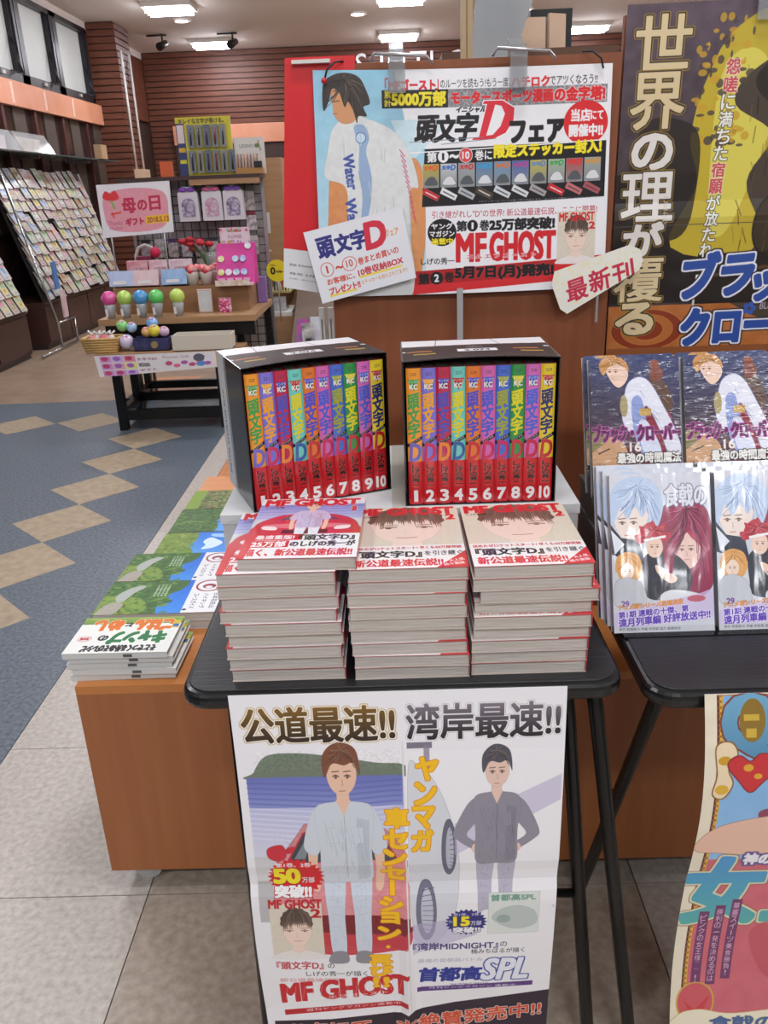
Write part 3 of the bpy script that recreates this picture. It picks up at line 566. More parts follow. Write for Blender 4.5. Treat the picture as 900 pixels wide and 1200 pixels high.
def art_vol1():
    A = Art(136, 192, 'dcdae0', 4)
    A.rect(0, 22, 136, 60, '7a7fc4', col2='c4c2dc'); 
    for k in range(10): A.line([(0, 28+k*5), (136, 30+k*4.6)], 'b8b8dc' if k % 2 else '6a6fb0', 1.6, .5)
    A.rect(0, 74, 136, 52, 'c9c9cc'); A.noise(.03, 8)
    A.blob([(8, 126), (4, 96), (14, 76), (40, 58), (96, 58), (122, 74), (132, 96), (130, 126)], 'c82a3a', line='5a1620', lw=.5)
    A.poly([(30, 76), (46, 60), (92, 60), (108, 76)], '5a4a58'); A.blob([(14, 94), (40, 88), (96, 88), (124, 94), (96, 102), (40, 102)], 'e0888c', alpha=.8)
    A.blob([(14, 96), (30, 98), (32, 108), (16, 106)], 'f0dada', line='5a1620', lw=.4); A.blob([(106, 98), (122, 96), (120, 106), (104, 108)], 'f0dada', line='5a1620', lw=.4); A.rect(40, 108, 56, 12, '5a1420')
    figure(A, 70, 22, 150, '6a4838', 'e6bda6', 'c8b4d4', 'e2e2ec', line='5a5068')
    A.text('MF GHOST', 6, 3, 122, 23, 'c8202a', bold=1.8, out='e8e4ea', ow=.5); A.text('1', 121, 30, 5, 17, 'c8202a', bold=.6, out='e8e4ea', ow=.5); A.text('しげの秀一', 8, 29, 30, 6, INK, bold=.3)
    A.rect(0, 122, 136, 70, 'e6e4e8'); A.poly([(0, 122), (14, 122), (8, 192), (0, 192)], 'c8202a')
    A.rect(8, 122, 60, 18, 'c8202a'); A.text('最速重版!', 12, 125, 46, 12, WHT, bold=.5); A.text('『頭文字D』', 64, 124, 66, 17, BLK, bold=.7)
    A.rect(4, 141, 50, 20, 'c8202a'); A.text('25万部', 10, 143, 40, 16, WHT, bold=.7); A.text('のしげの秀一が', 56, 144, 76, 15, INK, bold=.7)
    A.text('描く、新公道最速伝説!!', 6, 166, 124, 19, 'c8202a', bold=.7)
    return A
def art_vol2():
    A = Art(136, 192, 'd8cdc0', 4)
    portrait(A, 0, 0, 136, 150, hair='6a5348', skin='ead0c4', bg='d6cbbb', big=1.15)
    A.text('MF GHOST', 6, 3, 124, 24, 'cc2630', bold=1.9); A.text('2', 120, 30, 10, 17, 'cc2630', bold=1.4); A.text('しげの秀一', 6, 30, 34, 5, INK, bold=.3)
    A.rect(0, 128, 136, 64, 'e8e4e4'); A.text('決めたぜロケットスタート! 早くも50万部突破', 4, 131, 128, 8, 'b83038', bold=.35)
    A.text('『頭文字D』', 6, 143, 78, 19, BLK, bold=.8); A.text('を引き継ぐ', 88, 145, 44, 13, INK, bold=.3)
    A.text('新公道最速伝説!!', 6, 167, 102, 19, 'cc2630', bold=.7); A.poly([(136, 146), (136, 192), (100, 192)], 'c8242e'); A.text('大人気', 114, 172, 18, 7, WHT, bold=.3, rot=-18); A.text('続々重版', 108, 182, 24, 6, WHT, bold=.3, rot=-12)
    return A
SPC = [('e8952c', '3f9a4a', '6a62c0'), ('7a70cc', 'e8a02c', 'c42a5a'), ('b8244c', '4a4ab0', 'e0862a'), ('6cc8bc', 'd8cc20', '2a5a9e'), ('d8742c', '4a4ac0', 'c42a2e'),
       ('cc62aa', '4a58c8', 'c4205a'), ('4468c8', '9aa02c', 'c4205a'), ('2c8e48', 'd8d020', 'c42a3a'), ('cc66b4', '4a62cc', 'c4204a'), ('dcc22c', '283068', 'b8202a')]
def art_spine(i):
    bg, fg, dc = SPC[i]
    A = Art(20, 190, bg, 6)
    A.text('22%d' % i, 6, 6, 8, 4, '3a3a40', bold=.1)
    A.poly([(1.5, 15), (18.5, 15), (10, 31)], fg if i not in (3, 9) else 'b8242e'); A.text('ヤンマガ', 3, 16, 14, 4, 'd8d4c8', bold=.15); A.text('KC', 4.5, 21.5, 11, 6.5, 'e2e0d8', bold=.5, out='3a3a40', ow=.3)
    for k, c in enumerate('頭文字'): A.text(c, 1.8, 36+k*20, 15, 20, fg, bold=.75, lean=.22)
    A.poly([(0, 103), (20, 92), (20, 97), (0, 108)], BLK); A.text('イニシャル', 2, 101.5, 16, 3.4, WHT, bold=.15, lean=.5)
    A.text('D', 2.6, 103, 14.5, 24, dc, bold=1.0, shear=.08, out=bg, ow=.4)
    A.rect(0, 128, 20, 62, 'c42028'); A.vtext('しげの秀一', 5, 132, 11, 33, '3a1416', bold=.45, out='c8806a', ow=.25)
    A.line([(5, 167.2), (14, 167.2)], '3a1416', .5)
    n = str(i+1); A.text(n, 10-(2.6 if i == 0 else 5.6 if i < 9 else 7), 170, 5.2 if i == 0 else 11 if i < 9 else 14, 16, 'eceaea', bold=.9 if i else .5)
    return A
def art_settop():
    A = Art(205, 150, '2a1c1a', 2)
    A.rect(0, 0, 205, 48, 'dcd8dc'); A.line([(52, 0), (48, 48)], '4a4446', 1); A.line([(130, 0), (138, 48)], '4a4446', 1); A.poly([(0, 48), (205, 48), (205, 60), (0, 60)], '3a2624')
    A.text('YANMAGA', 90, 66, 22, 5, 'd8d0d0', bold=.5); A.rect(76, 84, 54, 20, 'e0dee2'); A.text('2-074', 86, 88, 34, 12, BLK, bold=.8)
    for x in (8, 152): A.rect(x, 84, 34, 8, 'a8622c'); A.rect(x+8, 104, 30, 8, 'a8862c')
    A.rect(0, 84, 6, 6, 'd8d8dc'); A.rect(196, 70, 8, 6, 'd8d8dc')
    return A
def art_setside():
    A = Art(150, 190, '1d1c20', 2)
    A.rect(0, 0, 46, 190, 'd4d6da'); A.rect(48, 0, 8, 190, '9a9ca2'); A.line([(46, 0), (46, 190)], '3a3a40', 1.5)
    A.text('INITIAL STORAGE BOX', 16, 170, 120, 10, '4a4c54', bold=.4, rot=-90)
    return A
def art_clovervol():
    A = Art(114, 150, '3a3a58', 4)
    A.rect(0, 0, 114, 75, '37426e', col2='3c3048'); A.rect(0, 75, 114, 75, '3c3048', col2='6a2c3a'); A.noise(.04, 12)
    A.blob([(66, 60), (92, 50), (104, 90), (110, 128), (70, 130)], '8a2438'); A.blob([(66, 40), (82, 26), (98, 40), (102, 70), (74, 66)], '5a4034'); A.ell(84, 22, 9, 10, '7a4238'); A.ell(82, 10, 6, 6, '8a4a3a')
    A.blob([(48, 34), (62, 26), (76, 34), (92, 64), (108, 100), (112, 122), (98, 126), (86, 92), (70, 62), (60, 88), (50, 96), (40, 80), (42, 56)], 'dcdcea', line='8a90c0', lw=.8)
    A.blob([(52, 56), (64, 52), (72, 90), (84, 122), (64, 124), (54, 96)], '8a9ad0'); A.rect(62, 66, 14, 9, 'c8a050'); A.blob([(60, 84), (72, 84), (88, 122), (66, 122)], 'd4d8ee'); A.ell(42, 62, 5, 14, 'a89a70')
    A.blob([(18, 8), (34, 2), (46, 12), (48, 26), (38, 38), (28, 32)], 'e8c6b4'); A.blob([(14, 14), (16, 2), (36, -2), (46, 8), (44, 12), (32, 8), (22, 12), (18, 20)], 'c48a54')
    hair(A, (30, 4), [(14, 18), (12, 8), (20, 0), (34, -2), (46, 6), (50, 18), (44, 12), (34, 9), (24, 12), (18, 22)], 'c89058', 'ecc894', '8a5c30', 4, 3, .6); face_marks(A, 30, 18, 19, -.4)
    for k in range(46): a_, b_ = 44+A.rng.rand()*60, 34+A.rng.rand()*86; A.line([(a_, b_), (a_+3+A.rng.rand()*5, b_+8)], 'f0f0fa' if k % 2 else '5a6098', .7, .35)
    A.noise(.04, 5)
    A.blob([(0, 108), (20, 100), (40, 110), (46, 130), (40, 150), (0, 150)], 'c89a74'); A.poly([(0, 98), (10, 84), (12, 102), (22, 88), (20, 106), (0, 120)], '8a8058'); A.line([(8, 122), (22, 116)], '3a2a24', 1.6)
    A.text('ブラック・クローバー', 2, 86, 110, 21, '5a1e54', bold=1.2, out='c858a8', ow=.9); A.text('16', 48, 109, 14, 11, 'e6dcd2', bold=.7)
    A.text('最強の時間魔法', 32, 122, 80, 13, 'e8e4e0', bold=.7, out='1a1a1e', ow=1); A.text('最凶の氷魔法', 40, 137, 70, 12, 'e8e4e0', bold=.7, out='1a1a1e', ow=1)
    A.burst(12, 146, 15, 11, '1d1a1e', n=14, k=.7); A.text('5', 9, 140, 7, 10, 'e0d030', bold=.8)
    return A
def art_foodvol():
    A = Art(122, 190, 'c9ccd8', 4)
    A.noise(.03, 14)
    A.blob([(58, 50), (76, 34), (104, 34), (120, 60), (122, 130), (96, 150), (70, 120), (60, 90)], '8a3050', line='54203a', lw=.5); A.ell(90, 92, 17, 24, 'e6c2b8'); A.blob([(68, 60), (100, 50), (112, 90), (98, 80), (86, 68), (72, 84)], 'a83858')
    A.blob([(0, 30), (16, 8), (46, 6), (62, 30), (58, 60), (42, 66), (40, 40), (20, 36), (6, 60), (0, 60)], 'b4c4de', line='7a88a8', lw=.4); A.blob([(2, 40), (20, 34), (44, 40), (42, 62), (26, 78), (10, 72)], 'e8d8d0', line='a89890', lw=.4)
    A.poly([(0, 60), (12, 76), (34, 80), (40, 110), (0, 96)], '2a2e40'); A.poly([(0, 66), (16, 84), (4, 96)], 'd8dce6')
    A.blob([(38, 102), (56, 92), (80, 100), (96, 124), (84, 150), (44, 150), (38, 130)], '2c2c3a'); A.ell(52, 88, 10, 13, 'e6c4b2'); A.blob([(32, 82), (36, 66), (50, 58), (66, 68), (66, 80), (50, 74), (40, 82)], 'b83040'); A.line([(40, 78), (64, 74)], 'e8e8ea', 3); A.blob([(52, 110), (62, 114), (78, 126), (70, 132), (56, 122)], 'e6c4b2')
    A.blob([(6, 108), (16, 94), (32, 98), (36, 116), (28, 128), (10, 126)], 'd89c5c'); A.ell(18, 116, 8, 10, 'ecd0be'); A.blob([(4, 130), (20, 124), (36, 134), (38, 158), (4, 158)], 'bfc2cc', line='6a6e80', lw=.4)
    hair(A, (34, 14), [(0, 56), (0, 24), (14, 8), (34, 3), (52, 10), (64, 30), (60, 56), (50, 70), (46, 44), (38, 52), (30, 40), (20, 54), (12, 40), (4, 60)], 'b4c6e2', 'eef2fa', '6a80b0', 5, 4, .8); face_marks(A, 22, 58, 34, -.3)
    hair(A, (92, 42), [(62, 90), (60, 60), (74, 42), (94, 36), (112, 46), (121, 70), (121, 128), (108, 140), (110, 100), (104, 78), (94, 70), (84, 82), (76, 96), (72, 120), (64, 112)], '8e2c4c', 'd0688a', '4a142c', 5, 5, 1); face_marks(A, 90, 92, 28)
    hair(A, (50, 68), [(34, 84), (28, 74), (36, 72), (34, 62), (44, 66), (50, 56), (56, 64), (66, 60), (64, 70), (72, 72), (66, 82), (50, 76)], 'b83040', 'e07080', '6a1420', 3, 6, .7); A.line([(40, 80), (65, 76)], 'e8e8ea', 3); face_marks(A, 52, 88, 17); face_marks(A, 18, 116, 13); hair(A, (20, 98), [(4, 116), (6, 100), (18, 93), (32, 98), (36, 112), (30, 122), (26, 108), (16, 106), (10, 114)], 'dc9c58', 'f0c890', '9a6430', 4, 7, .6)
    for k in range(30): a_, b_ = 46+A.rng.rand()*46, 108+A.rng.rand()*38; A.line([(a_, b_), (a_+A.rng.rand()*8-4, b_+5)], '55566a' if k % 2 else '16161e', .7, .6)
    A.blob([(58, 146), (74, 140), (104, 146), (108, 158), (80, 160), (60, 158)], 'd8dae2', line='8a8ea0', lw=.5); A.rect(0, 0, 122, 190, 'e8ecf4', .06)
    A.text('食戟の', 66, 14, 50, 26, 'd8dae4', bold=.9, out='6c6e88', ow=1.0); A.text('29', 10, 152, 9, 7, '7a50a0', bold=.5); A.text('佐伯俊', 22, 155, 12, 3, '4a4c60')
    A.blob([(2, 166), (50, 156), (100, 146), (122, 142), (122, 172), (60, 180), (4, 186)], 'c8b8dc', alpha=.8)
    A.text('アニメ新シリーズ放送決定', 6, 157, 78, 6, 'd88a3c', bold=.5, lean=.08); A.text('第1期 連戦の十傑、第', 6, 165, 84, 8, '5a3cb0', bold=.4, lean=.08, out='e8e0f4', ow=.8); A.text('遠月列車編 好評放送中!!', 6, 173.5, 110, 10, '5a3cb0', bold=.5, lean=.08, out='e8e0f4', ow=.8)
    A.ell(100, 151, 11, 4, 'b84a58', alpha=.8); A.rect(0, 182.5, 122, 7.5, 'bfc2ca'); A.text('原作 附田祐斗 作画 佐伯俊 協力 森崎友紀', 6, 184, 74, 3.5, '3a3c48', bold=.1)
    return A
def art_camp():
    A = Art(180, 116, 'e4e4e0', 3)
    A.rect(0, 94, 180, 22, '6a8a3c', col2='9ab05c'); A.noise(.06, 8, (0, 90, 180, 26))
    A.text('そとでつくる外あそびレシピ', 24, 5, 128, 19, BLK, bold=1.4); A.text('キャンプ', 18, 30, 96, 38, '1f7a44', bold=3.0, out='eceae4', ow=1); A.text('の', 118, 40, 16, 16, BLK, bold=1.2)
    A.text('ごはん', 16, 72, 66, 34, 'd8761c', bold=3.0, out='e8e6dc', ow=1); A.text('と', 88, 84, 12, 12, BLK, bold=1.2); A.text('めし', 106, 74, 50, 32, 'd8761c', bold=3.0, out='e8e6dc', ow=1); A.ell(158, 46, 11, 8, 'e4e4e0', line='b8303c', lw=1); A.text('保存版', 150, 42, 16, 8, 'b8303c', bold=.6)
    A.rect(2, 78, 13, 26, 'c8b83c'); A.rect(3, 82, 10, 9, '3a6ac0')
    A.a = np.clip(A.a, 0, 1)**1.15; a = A.a.copy(); A.a = a[::-1, ::-1].copy()
    return A
def art_hike(kind=0):
    A = Art(192, 130, '4f8ed8', 3)
    r = np.random.RandomState(kind+3)
    A.rect(0, 0, 192, 130, '3a82d8', col2='6aaae4')
    if kind == 0:
        A.rect(0, 0, 192, 130, '1f72d0', col2='4a9ae0')
        A.blob([(0, 0), (110, -6), (130, 10), (122, 40), (104, 60), (112, 84), (96, 104), (90, 134), (0, 134)], '4a7434'); A.blob([(0, 60), (60, 70), (80, 110), (60, 134), (0, 134)], '8aa048')
        for k in range(260): A.ell(r.rand()*112, r.rand()*130, 2+r.rand()*5, 1.5+r.rand()*3, ['3a5a2c', '5f8a3c', '7a9a48', '92a858'][r.randint(4)], alpha=.55)
        A.blob([(20, 60), (34, 30), (52, 18), (60, 24), (46, 50), (38, 78), (28, 84)], 'b4b8b4'); A.blob([(4, 134), (10, 96), (24, 84), (40, 96), (28, 134)], 'b0aaa0'); A.noise(.05, 4)
        for k in range(4): A.text('シャンスのハイキング', 84+k*6, 18, 46, 4.5, 'e8eee4', bold=.4, rot=90)
        A.rect(138, 0, 54, 130, 'dedde0'); A.ell(166, 26, 19, 20, 'dedde0', line='8a2c3c', lw=3.4); A.ell(166, 28, 11, 10, '8a2c3c'); A.ell(166, 32, 6, 5, 'dedde0')
        for k in range(3): A.text(['日本百名山', 'ハイキング', 'コースガイド'][k], 188-k*16, 58, 56, 9, '3a3a44', bold=.3, rot=90)
        A.ell(142, 118, 3.5, 3.5, '2a2a30')
    elif kind == 1:
        A.blob([(0, 0), (80, -4), (96, 30), (84, 70), (100, 100), (92, 134), (0, 134)], '7c9440')
        for k in range(160): A.ell(r.rand()*92, r.rand()*130, 3+r.rand()*6, 2+r.rand()*4, ['5a7a34', '8aa048', 'a0ac58'][r.randint(3)], alpha=.5)
        A.blob([(116, 50), (130, 30), (150, 40), (170, 60), (150, 84), (120, 90), (126, 70)], 'e4eef6', alpha=.9); A.blob([(130, 10), (180, 14), (190, 30), (140, 26)], 'd8e6f4', alpha=.7)
    elif kind == 2:
        A.blob([(0, 0), (150, -4), (140, 30), (120, 70), (130, 100), (112, 134), (0, 134)], '4c7038')
        for k in range(240): A.ell(r.rand()*130, r.rand()*130, 2+r.rand()*5, 1.5+r.rand()*3, ['36542a', '5f8a3c', '7a9448'][r.randint(3)], alpha=.6)
        A.line([(6, 84), (50, 70), (90, 78)], '9ab070', 2)
    else:
        A.rect(0, 0, 192, 130, '88a03c'); A.rect(40, 0, 152, 130, '6a7a3c')
        for k in range(420): A.ell(40+r.rand()*152, r.rand()*130, 1.5+r.rand()*5, 1.5+r.rand()*4, ['3c5226', '8a9a50', 'b0a890', '5a6a30', '9a7460'][r.randint(5)], alpha=.7)
    A.a = np.clip(A.a, 0, 1)**1.25 if kind else np.where(np.arange(A.W)[None, :, None] < A.W*.72, np.clip(A.a, 0, 1)**1.3, A.a)
    return A
def art_mother():
    A = Art(90, 64, 'e0dce2', 4)
    A.blob([(10, 12), (45, 6), (80, 12), (86, 34), (78, 56), (45, 60), (12, 54), (5, 34)], 'dc96a4'); A.noise(.02, 10)
    A.blob([(6, 16), (10, 8), (16, 11), (22, 8), (26, 17), (16, 20)], 'd8363c'); A.line([(16, 20), (19, 29)], '6aa84a', 2.4); A.line([(14, 36), (26, 34)], 'd8402c', 2); A.line([(17, 40), (15, 34)], 'd8402c', 1.5); A.text('Thanks', 8, 44, 18, 5, 'b86a80', bold=.2); A.text('Mother', 10, 51, 16, 4, 'b86a80', bold=.2)
    A.text('母', 29, 18, 16, 17, 'b8284a', bold=.8); A.text('の', 48, 21, 11, 12, 'b8284a', bold=.7); A.text('日', 63, 17, 13, 17, 'b8284a', bold=.8); A.text('ギフト', 31, 42, 22, 9, 'b8284a', bold=.7); A.rect(56, 41, 30, 10, 'e8b42c'); A.text('2018.5.13', 58, 43, 27, 6.5, '8a3040', bold=.3)
    return A
def art_strip():
    A = Art(116, 24, 'dcd8da', 4)
    r = np.random.RandomState(8)
    for i in range(3):
        for j in range(3): A.rect(4+j*10, 1+i*8, 9.4, 7, ['d8a0b0', 'c8a8d8', 'd88a98', 'c890c8', 'dcd880'][r.randint(5)]); A.ell(8+j*10, 4+i*8, 3, 2.4, ['b8406a', '9a60b8', 'c84a70'][r.randint(3)])
    A.text('カーネーション', 35, 4, 16, 3, '8a4a6a', bold=.3); A.text('¥500', 35, 10, 9, 4, '4a3a40', bold=.3); A.text('ギフト', 35, 17, 14, 3, '8a4a6a', bold=.3); A.text('Flower Gift', 56, 3, 22, 3, '9a8a9a')
    for i in range(6): A.ell(60+i*6.5, 12+(i % 2)*4, 3, 3, ['c04a80', 'd86a98', 'a858a8'][i % 3])
    A.ell(86, 7, 5, 5, '5a5a68'); A.ell(87, 16, 4, 4, '5a8ad0'); A.ell(94, 8, 4, 4, 'd8d8e4'); A.rect(100, 0, 16, 24, 'd89a24'); A.text('ギフト', 102, 9, 12, 5, 'e8d8a0', bold=.3)
    return A
def art_pens():
    A = Art(66, 78, 'c4b82c', 4)
    A.text('キレイな文字が書ける。', 4, 2, 54, 6.5, '2a2a20', bold=.3); A.rect(0, 8, 10, 70, '2c3468'); A.rect(1, 10, 8, 24, 'd8c8c8'); A.rect(1, 40, 8, 6, 'c8a030'); A.rect(1, 56, 8, 5, 'c8c030')
    return A
def art_legno():
    A = Art(44, 44, 'cfcbc6', 4)
    A.text('LEGNO', 8, 8, 20, 4, '6a6a64', bold=.2); A.line([(35, 4), (38, 16)], '8a6a4a', 1.6); A.ell(33, 10, 3.5, 2.6, '5a7a48'); return A
def art_badge_header():
    A = Art(44, 20, 'd8b8c8', 4)
    A.blob([(4, 6), (22, 3), (40, 6), (40, 16), (22, 18), (4, 16)], 'dcc8d4'); A.rect(12, 2.5, 20, 3, 'c85a78'); A.text('FLOWER', 12, 9, 20, 4, 'b07a98', bold=.3)
    r = np.random.RandomState(3)
    for k in range(24): A.ell(r.rand()*44, [2, 17][k % 2]+r.rand()*3-1, 1.6, 1.6, ['c84a70', 'c8a840', '7ab070', 'b878b8'][k % 4])
    return A
def art_postcard():
    A = Art(20, 22, 'c03a78', 4); r = np.random.RandomState(1)
    for k in range(60): A.ell(r.rand()*20, r.rand()*22, 1.8, 1.4, ['e0c8d0', 'c85a78', '8a3050', 'e0a0b8'][k % 4])
    return A
def art_yellowdisc():
    A = Art(40, 40, 'd8c820', 4)
    A.text('0', 8, 14, 8, 12, BLK, bold=.8); A.text('円均一', 18, 20, 16, 4, BLK, bold=.4); A.text('ALL', 8, 8, 10, 3, BLK, bold=.2); return A
def art_card(k):
    r = np.random.RandomState(k+20)
    bg = ['cfc0a8', 'd0b0b8', 'a8b8d0', 'd6cc8c', 'b89870', 'b8c8b0', 'd8d6d8', 'b88894', 'b4c0cc', 'a07c4c'][k]
    A = Art(20, 29, bg, 4)
    fg = ['c8783a', 'c04060', '5070b0', 'c89828', '7a4a2a', '5a9a4a', 'b090b0', 'a02848', '6a90c0', '5a3a1a'][k]
    A.rect(0, 0, 20, 29, 'e0dcd8', .5, line='7a7470', lw=.4); A.rect(2.5, 6, 15, 17, bg)
    for i in range(5): A.ell(5+r.rand()*10, 9+r.rand()*11, 1.5+r.rand()*3.5, 1.5+r.rand()*3, [fg, 'd88aa0', 'e0d070', '9ab8a0'][r.randint(4)], alpha=.85)
    A.line([(5, 3.5), (15, 3.5)], fg, .9); A.line([(6, 26), (14, 26)], '6a6460', .7); A.line([(.4, 0), (.4, 29)], '5a5450', .9)
    A.a = A.a*.95
    return A
# ---------------------------------------------------------------- the setting
tan_a = mat('vinyl_tan', 'a1978f', .38, col2='bdb5ae', nscale=75, detail=14, bump=.1, bscale=50, lo=.3, hi=.7)
tan_b = mat('vinyl_tan_brown', '8f8174', .38, col2='ab9e92', nscale=60, detail=14, bump=.1, bscale=50, lo=.3, hi=.72)  # darker, browner tan for the middle tile columns and right sheet
tan_far = mat('vinyl_far', '8f7866', .28, col2='a08a76', nscale=9, detail=6)
blue_v = mat('vinyl_blue_grey', '3f4853', .4, col2='69737e', nscale=80, detail=14, lo=.32, hi=.72)
inlay = mat('vinyl_inlay', '93816a', .36, col2='ac9b84', nscale=26, detail=7, lo=.3, hi=.7)
orange_v = mat('vinyl_orange', 'b8794e', .36, col2='c48a60', nscale=30, detail=5)
grout = mat('grout', '4a4440', .8)
floor = struct(B('floor', -4, 4.6, -9, 13.6, -.06, -.0045, grout))
def tile(x0, x1, y0, y1, m, name='tile', g=.0012): return B(name, x0+g, x1-g, y0+g, y1-g, -.0045, 0, m, floor)
xs = [-.986+.4725*i for i in range(0, 6)]
for j in range(-4, 9):
    y0 = 1.213+.466*j; y1 = y0+.466
    for i in range(5):
        m = tan_a if (i+j) % 3 or i == 0 else tan_b
        if i == 0 and y0 > 2.9:
            tile(xs[0], -.876, y0, y1, tan_a); tile(-.876, xs[1], y0, y1, orange_v)
        else: tile(xs[i], xs[i+1], y0, y1, (tan_b if i in (1, 2) else tan_a))
tile(-4, -.986, -9, 5.445, blue_v, 'vinyl_sheet'); tile(-.986, 1.3765, -9, 1.213-.466*4, tan_a, 'vinyl_sheet'); tile(xs[5], 4.6, -9, 5.445, tan_b, 'vinyl_sheet')
tile(-4, 4.6, 5.445, 13.6, tan_far, 'vinyl_sheet'); tile(-.986, xs[5], 1.213+.466*9, 5.445, tan_far, 'vinyl_sheet')
def diamond(cx, cy, a=.212, m=inlay):
    MB().prism([(cx, cy-a), (cx+a, cy), (cx, cy+a), (cx-a, cy)], 0, .0006).build('inlay_tile', m, floor)
for i in range(-4, 4): diamond(-1.4317, 3.0028+(i+.5)*.4239)
diamond(-1.875, 4.89); diamond(-2.30, 4.87); diamond(-2.73, 4.87)
B('tile', -1.85, -1.45, 5.75, 6.15, 0, .0006, orange_v, floor)  # orange patch laid flat on the floor behind the gift table
# ceiling
ceil_m = mat('ceiling_paint', 'ddd4ce', .8, bump=.1)
ceiling = struct(B('ceiling', -4, 4.6, -9, 13.8, CEIL, CEIL+.1, ceil_m))
B('ceiling_beam', -.7, .5, 10.2, 10.24, CEIL-.012, CEIL, ceil_m, ceiling)
brown = mat('siding_brown', '5c3020', .5, col2='6c3b28', nscale=6, scale=(1, 1, 8)); brown_d = mat('siding_groove', '3c1f14', .7)
def siding(parent, axis, c, a0, a1, z0, z1, pitch=.075, face=1):
    """horizontal boards: rows of shallow lapped boards, joined (too far to tell apart singly)"""
    mb = MB(); z = z0
    while z < z1-.01:
        t = min(z+pitch-.014, z1)
        if axis == 'y': mb.box(a0, a1, c-.018, c, z, t)
        else: mb.box(c, c+.018, a0, a1, z, t)
        z += pitch
    o = mb.build('siding_board', brown, parent); o['kind'] = 'stuff'; return o
wall_back = struct(B('wall_back', -4, 4.6, 13.6, 13.75, 0, CEIL, brown_d)); siding(wall_back, 'y', 13.6, -3.55, 4.6, .1, CEIL)
wall_right = struct(B('wall_right', 4.6, 4.7, -9, 13.75, 0, CEIL, mat('wall_cream', 'b0a498', .8)))
wall_front = struct(B('wall_front', -4, 4.7, -9.1, -9.0, 0, CEIL, mat('wall_cream')))
# left wall: low part, window band with openings
wl_dark = mat('wall_dark', '3a2620', .6)
wall_left = struct(B('wall_left', -3.75, -3.6, -9, 13.75, 0, 2.33, wl_dark))
B('window_head_wall', -3.75, -3.56, -9, 13.75, 3.16, CEIL, ceil_m, wall_left); B('wall_end', -3.75, -3.56, 11.12, 13.6, 2.33, 3.16, brown, wall_left)
B('wall_end', -3.75, -3.56, -9, 5.4, 2.33, 3.16, brown, wall_left)
black_fr = mat('frame_black', '1c1820', .35); frost = mat('frosted_glass', 'b8bab8', .5, emit=.38, trans=0)
ext = mat('outside_grey', '8a8f90', .9)
for n, (y0, y1) in enumerate([(6.9, 7.95), (8.0, 9.03), (9.05, 10.0), (10.02, 11.1)]):
    W = struct(bpy.data.objects.new('window_%d' % (n+1), None)); C.objects.link(W); W.location = (-3.6, (y0+y1)/2, 2.75)
    h = (y1-y0)/2; P = dict(parent=W)
    B('window_frame', -.03, .07, -h, -h+.11, -.42, .41, black_fr, W); B('window_frame', -.03, .07, h-.05, h, -.42, .41, black_fr, W)
    B('window_frame', -.03, .07, -h, h, .36, .41, black_fr, W); B('window_frame', -.03, .07, -h, h, -.42, -.31, black_fr, W)
    B('window_pane', -.01, .0, -h+.11, h-.05, -.31, .36, frost, W)
    B('window_sash', .0, .05, -h+.11, -h+.15, -.31, .36, black_fr, W); B('window_sash', .0, .05, h-.08, h-.05, -.31, .36, black_fr, W)
    MB().tube([(.02, h-.1, .0), (.13, h-.16, -.33)], .009, 6).tube([(.13, h-.16, -.33), (.05, h-.26, -.30)], .008, 6).build('window_stay', black_fr, W)
    B('window_catch', .06, .09, -.03, .03, -.36, -.33, mat('catch_grey', 'b0aca8', .4), W)
B('panel_dark', -3.6, -3.55, 5.4, 11.12, 2.33, 2.45, mat('panel_dark', '262024', .5), wall_left)
orange_h = mat('header_orange', 'cf8a68', .55, col2='d8967a', nscale=3); pale_s = mat('header_joint', 'e6c0ae', .5)
hd = struct(B('trim_1', -3.56, -3.5, 5.0, 11.2, 2.13, 2.35, orange_h))
for y in (8.55, 9.35, 10.15): B('joint_strip', -3.5, -3.495, y, y+.05, 2.15, 2.33, pale_s, hd)
B('mullion_backing', -3.6, -3.57, 5, 11.2, 1.0, 2.13, mat('dark_glass', '2c221f', .2), wall_left)
for k in range(9):
    B('mullion', -3.57, -3.53, 5.3+k*.76, 5.36+k*.76, 1.0, 2.13, mat('mullion_red', '4a2420', .4), wall_left)
    B('shutter_board', -3.57, -3.56, 5.62+k*.76, 5.9+k*.76, 1.0, 2.13, mat('shutter_brown', '4d3e36', .7), wall_left)
# column
col = struct(B('wall_column', -3.6, -3.24, 11.22, 11.8, 0, CEIL, brown_d)); siding(col, 'y', 11.22, -3.6, -3.22, .1, CEIL); siding(col, 'x', -3.24, 11.2, 11.8, .1, CEIL)
wht = mat('white_paint', 'd0ccc8', .5)
for k, (y) in enumerate((11.27, 11.6)):
    o = MB().tube([(-3.19, y, 2.95), (-3.19, y, 1.62)], .014, 6).build('hanging_rod', wht); tag(o, ['thin white rod hanging on the near side of the brown pillar', 'thin white rod hanging on the far side of the brown pillar'][k], 'rod')
tag(B('wall_box', -3.22, -3.12, 11.25, 11.62, 1.5, 1.62, mat('beige_plastic', 'c4a88c', .5)), 'small beige box at the foot of the rods on the pillar', 'box')
hb = struct(B('trim_2', -3.2, 4.6, 13.5, 13.56, 2.0, 2.26, orange_h))
for x in (-2.6, -1.35, -.2, .9, 2.2): B('joint_strip', x, x+.05, 13.495, 13.5, 2.02, 2.24, pale_s, hb)
B('dark_band', -3.2, 4.6, 13.53, 13.58, 1.2, 1.98, wl_dark, wall_back)
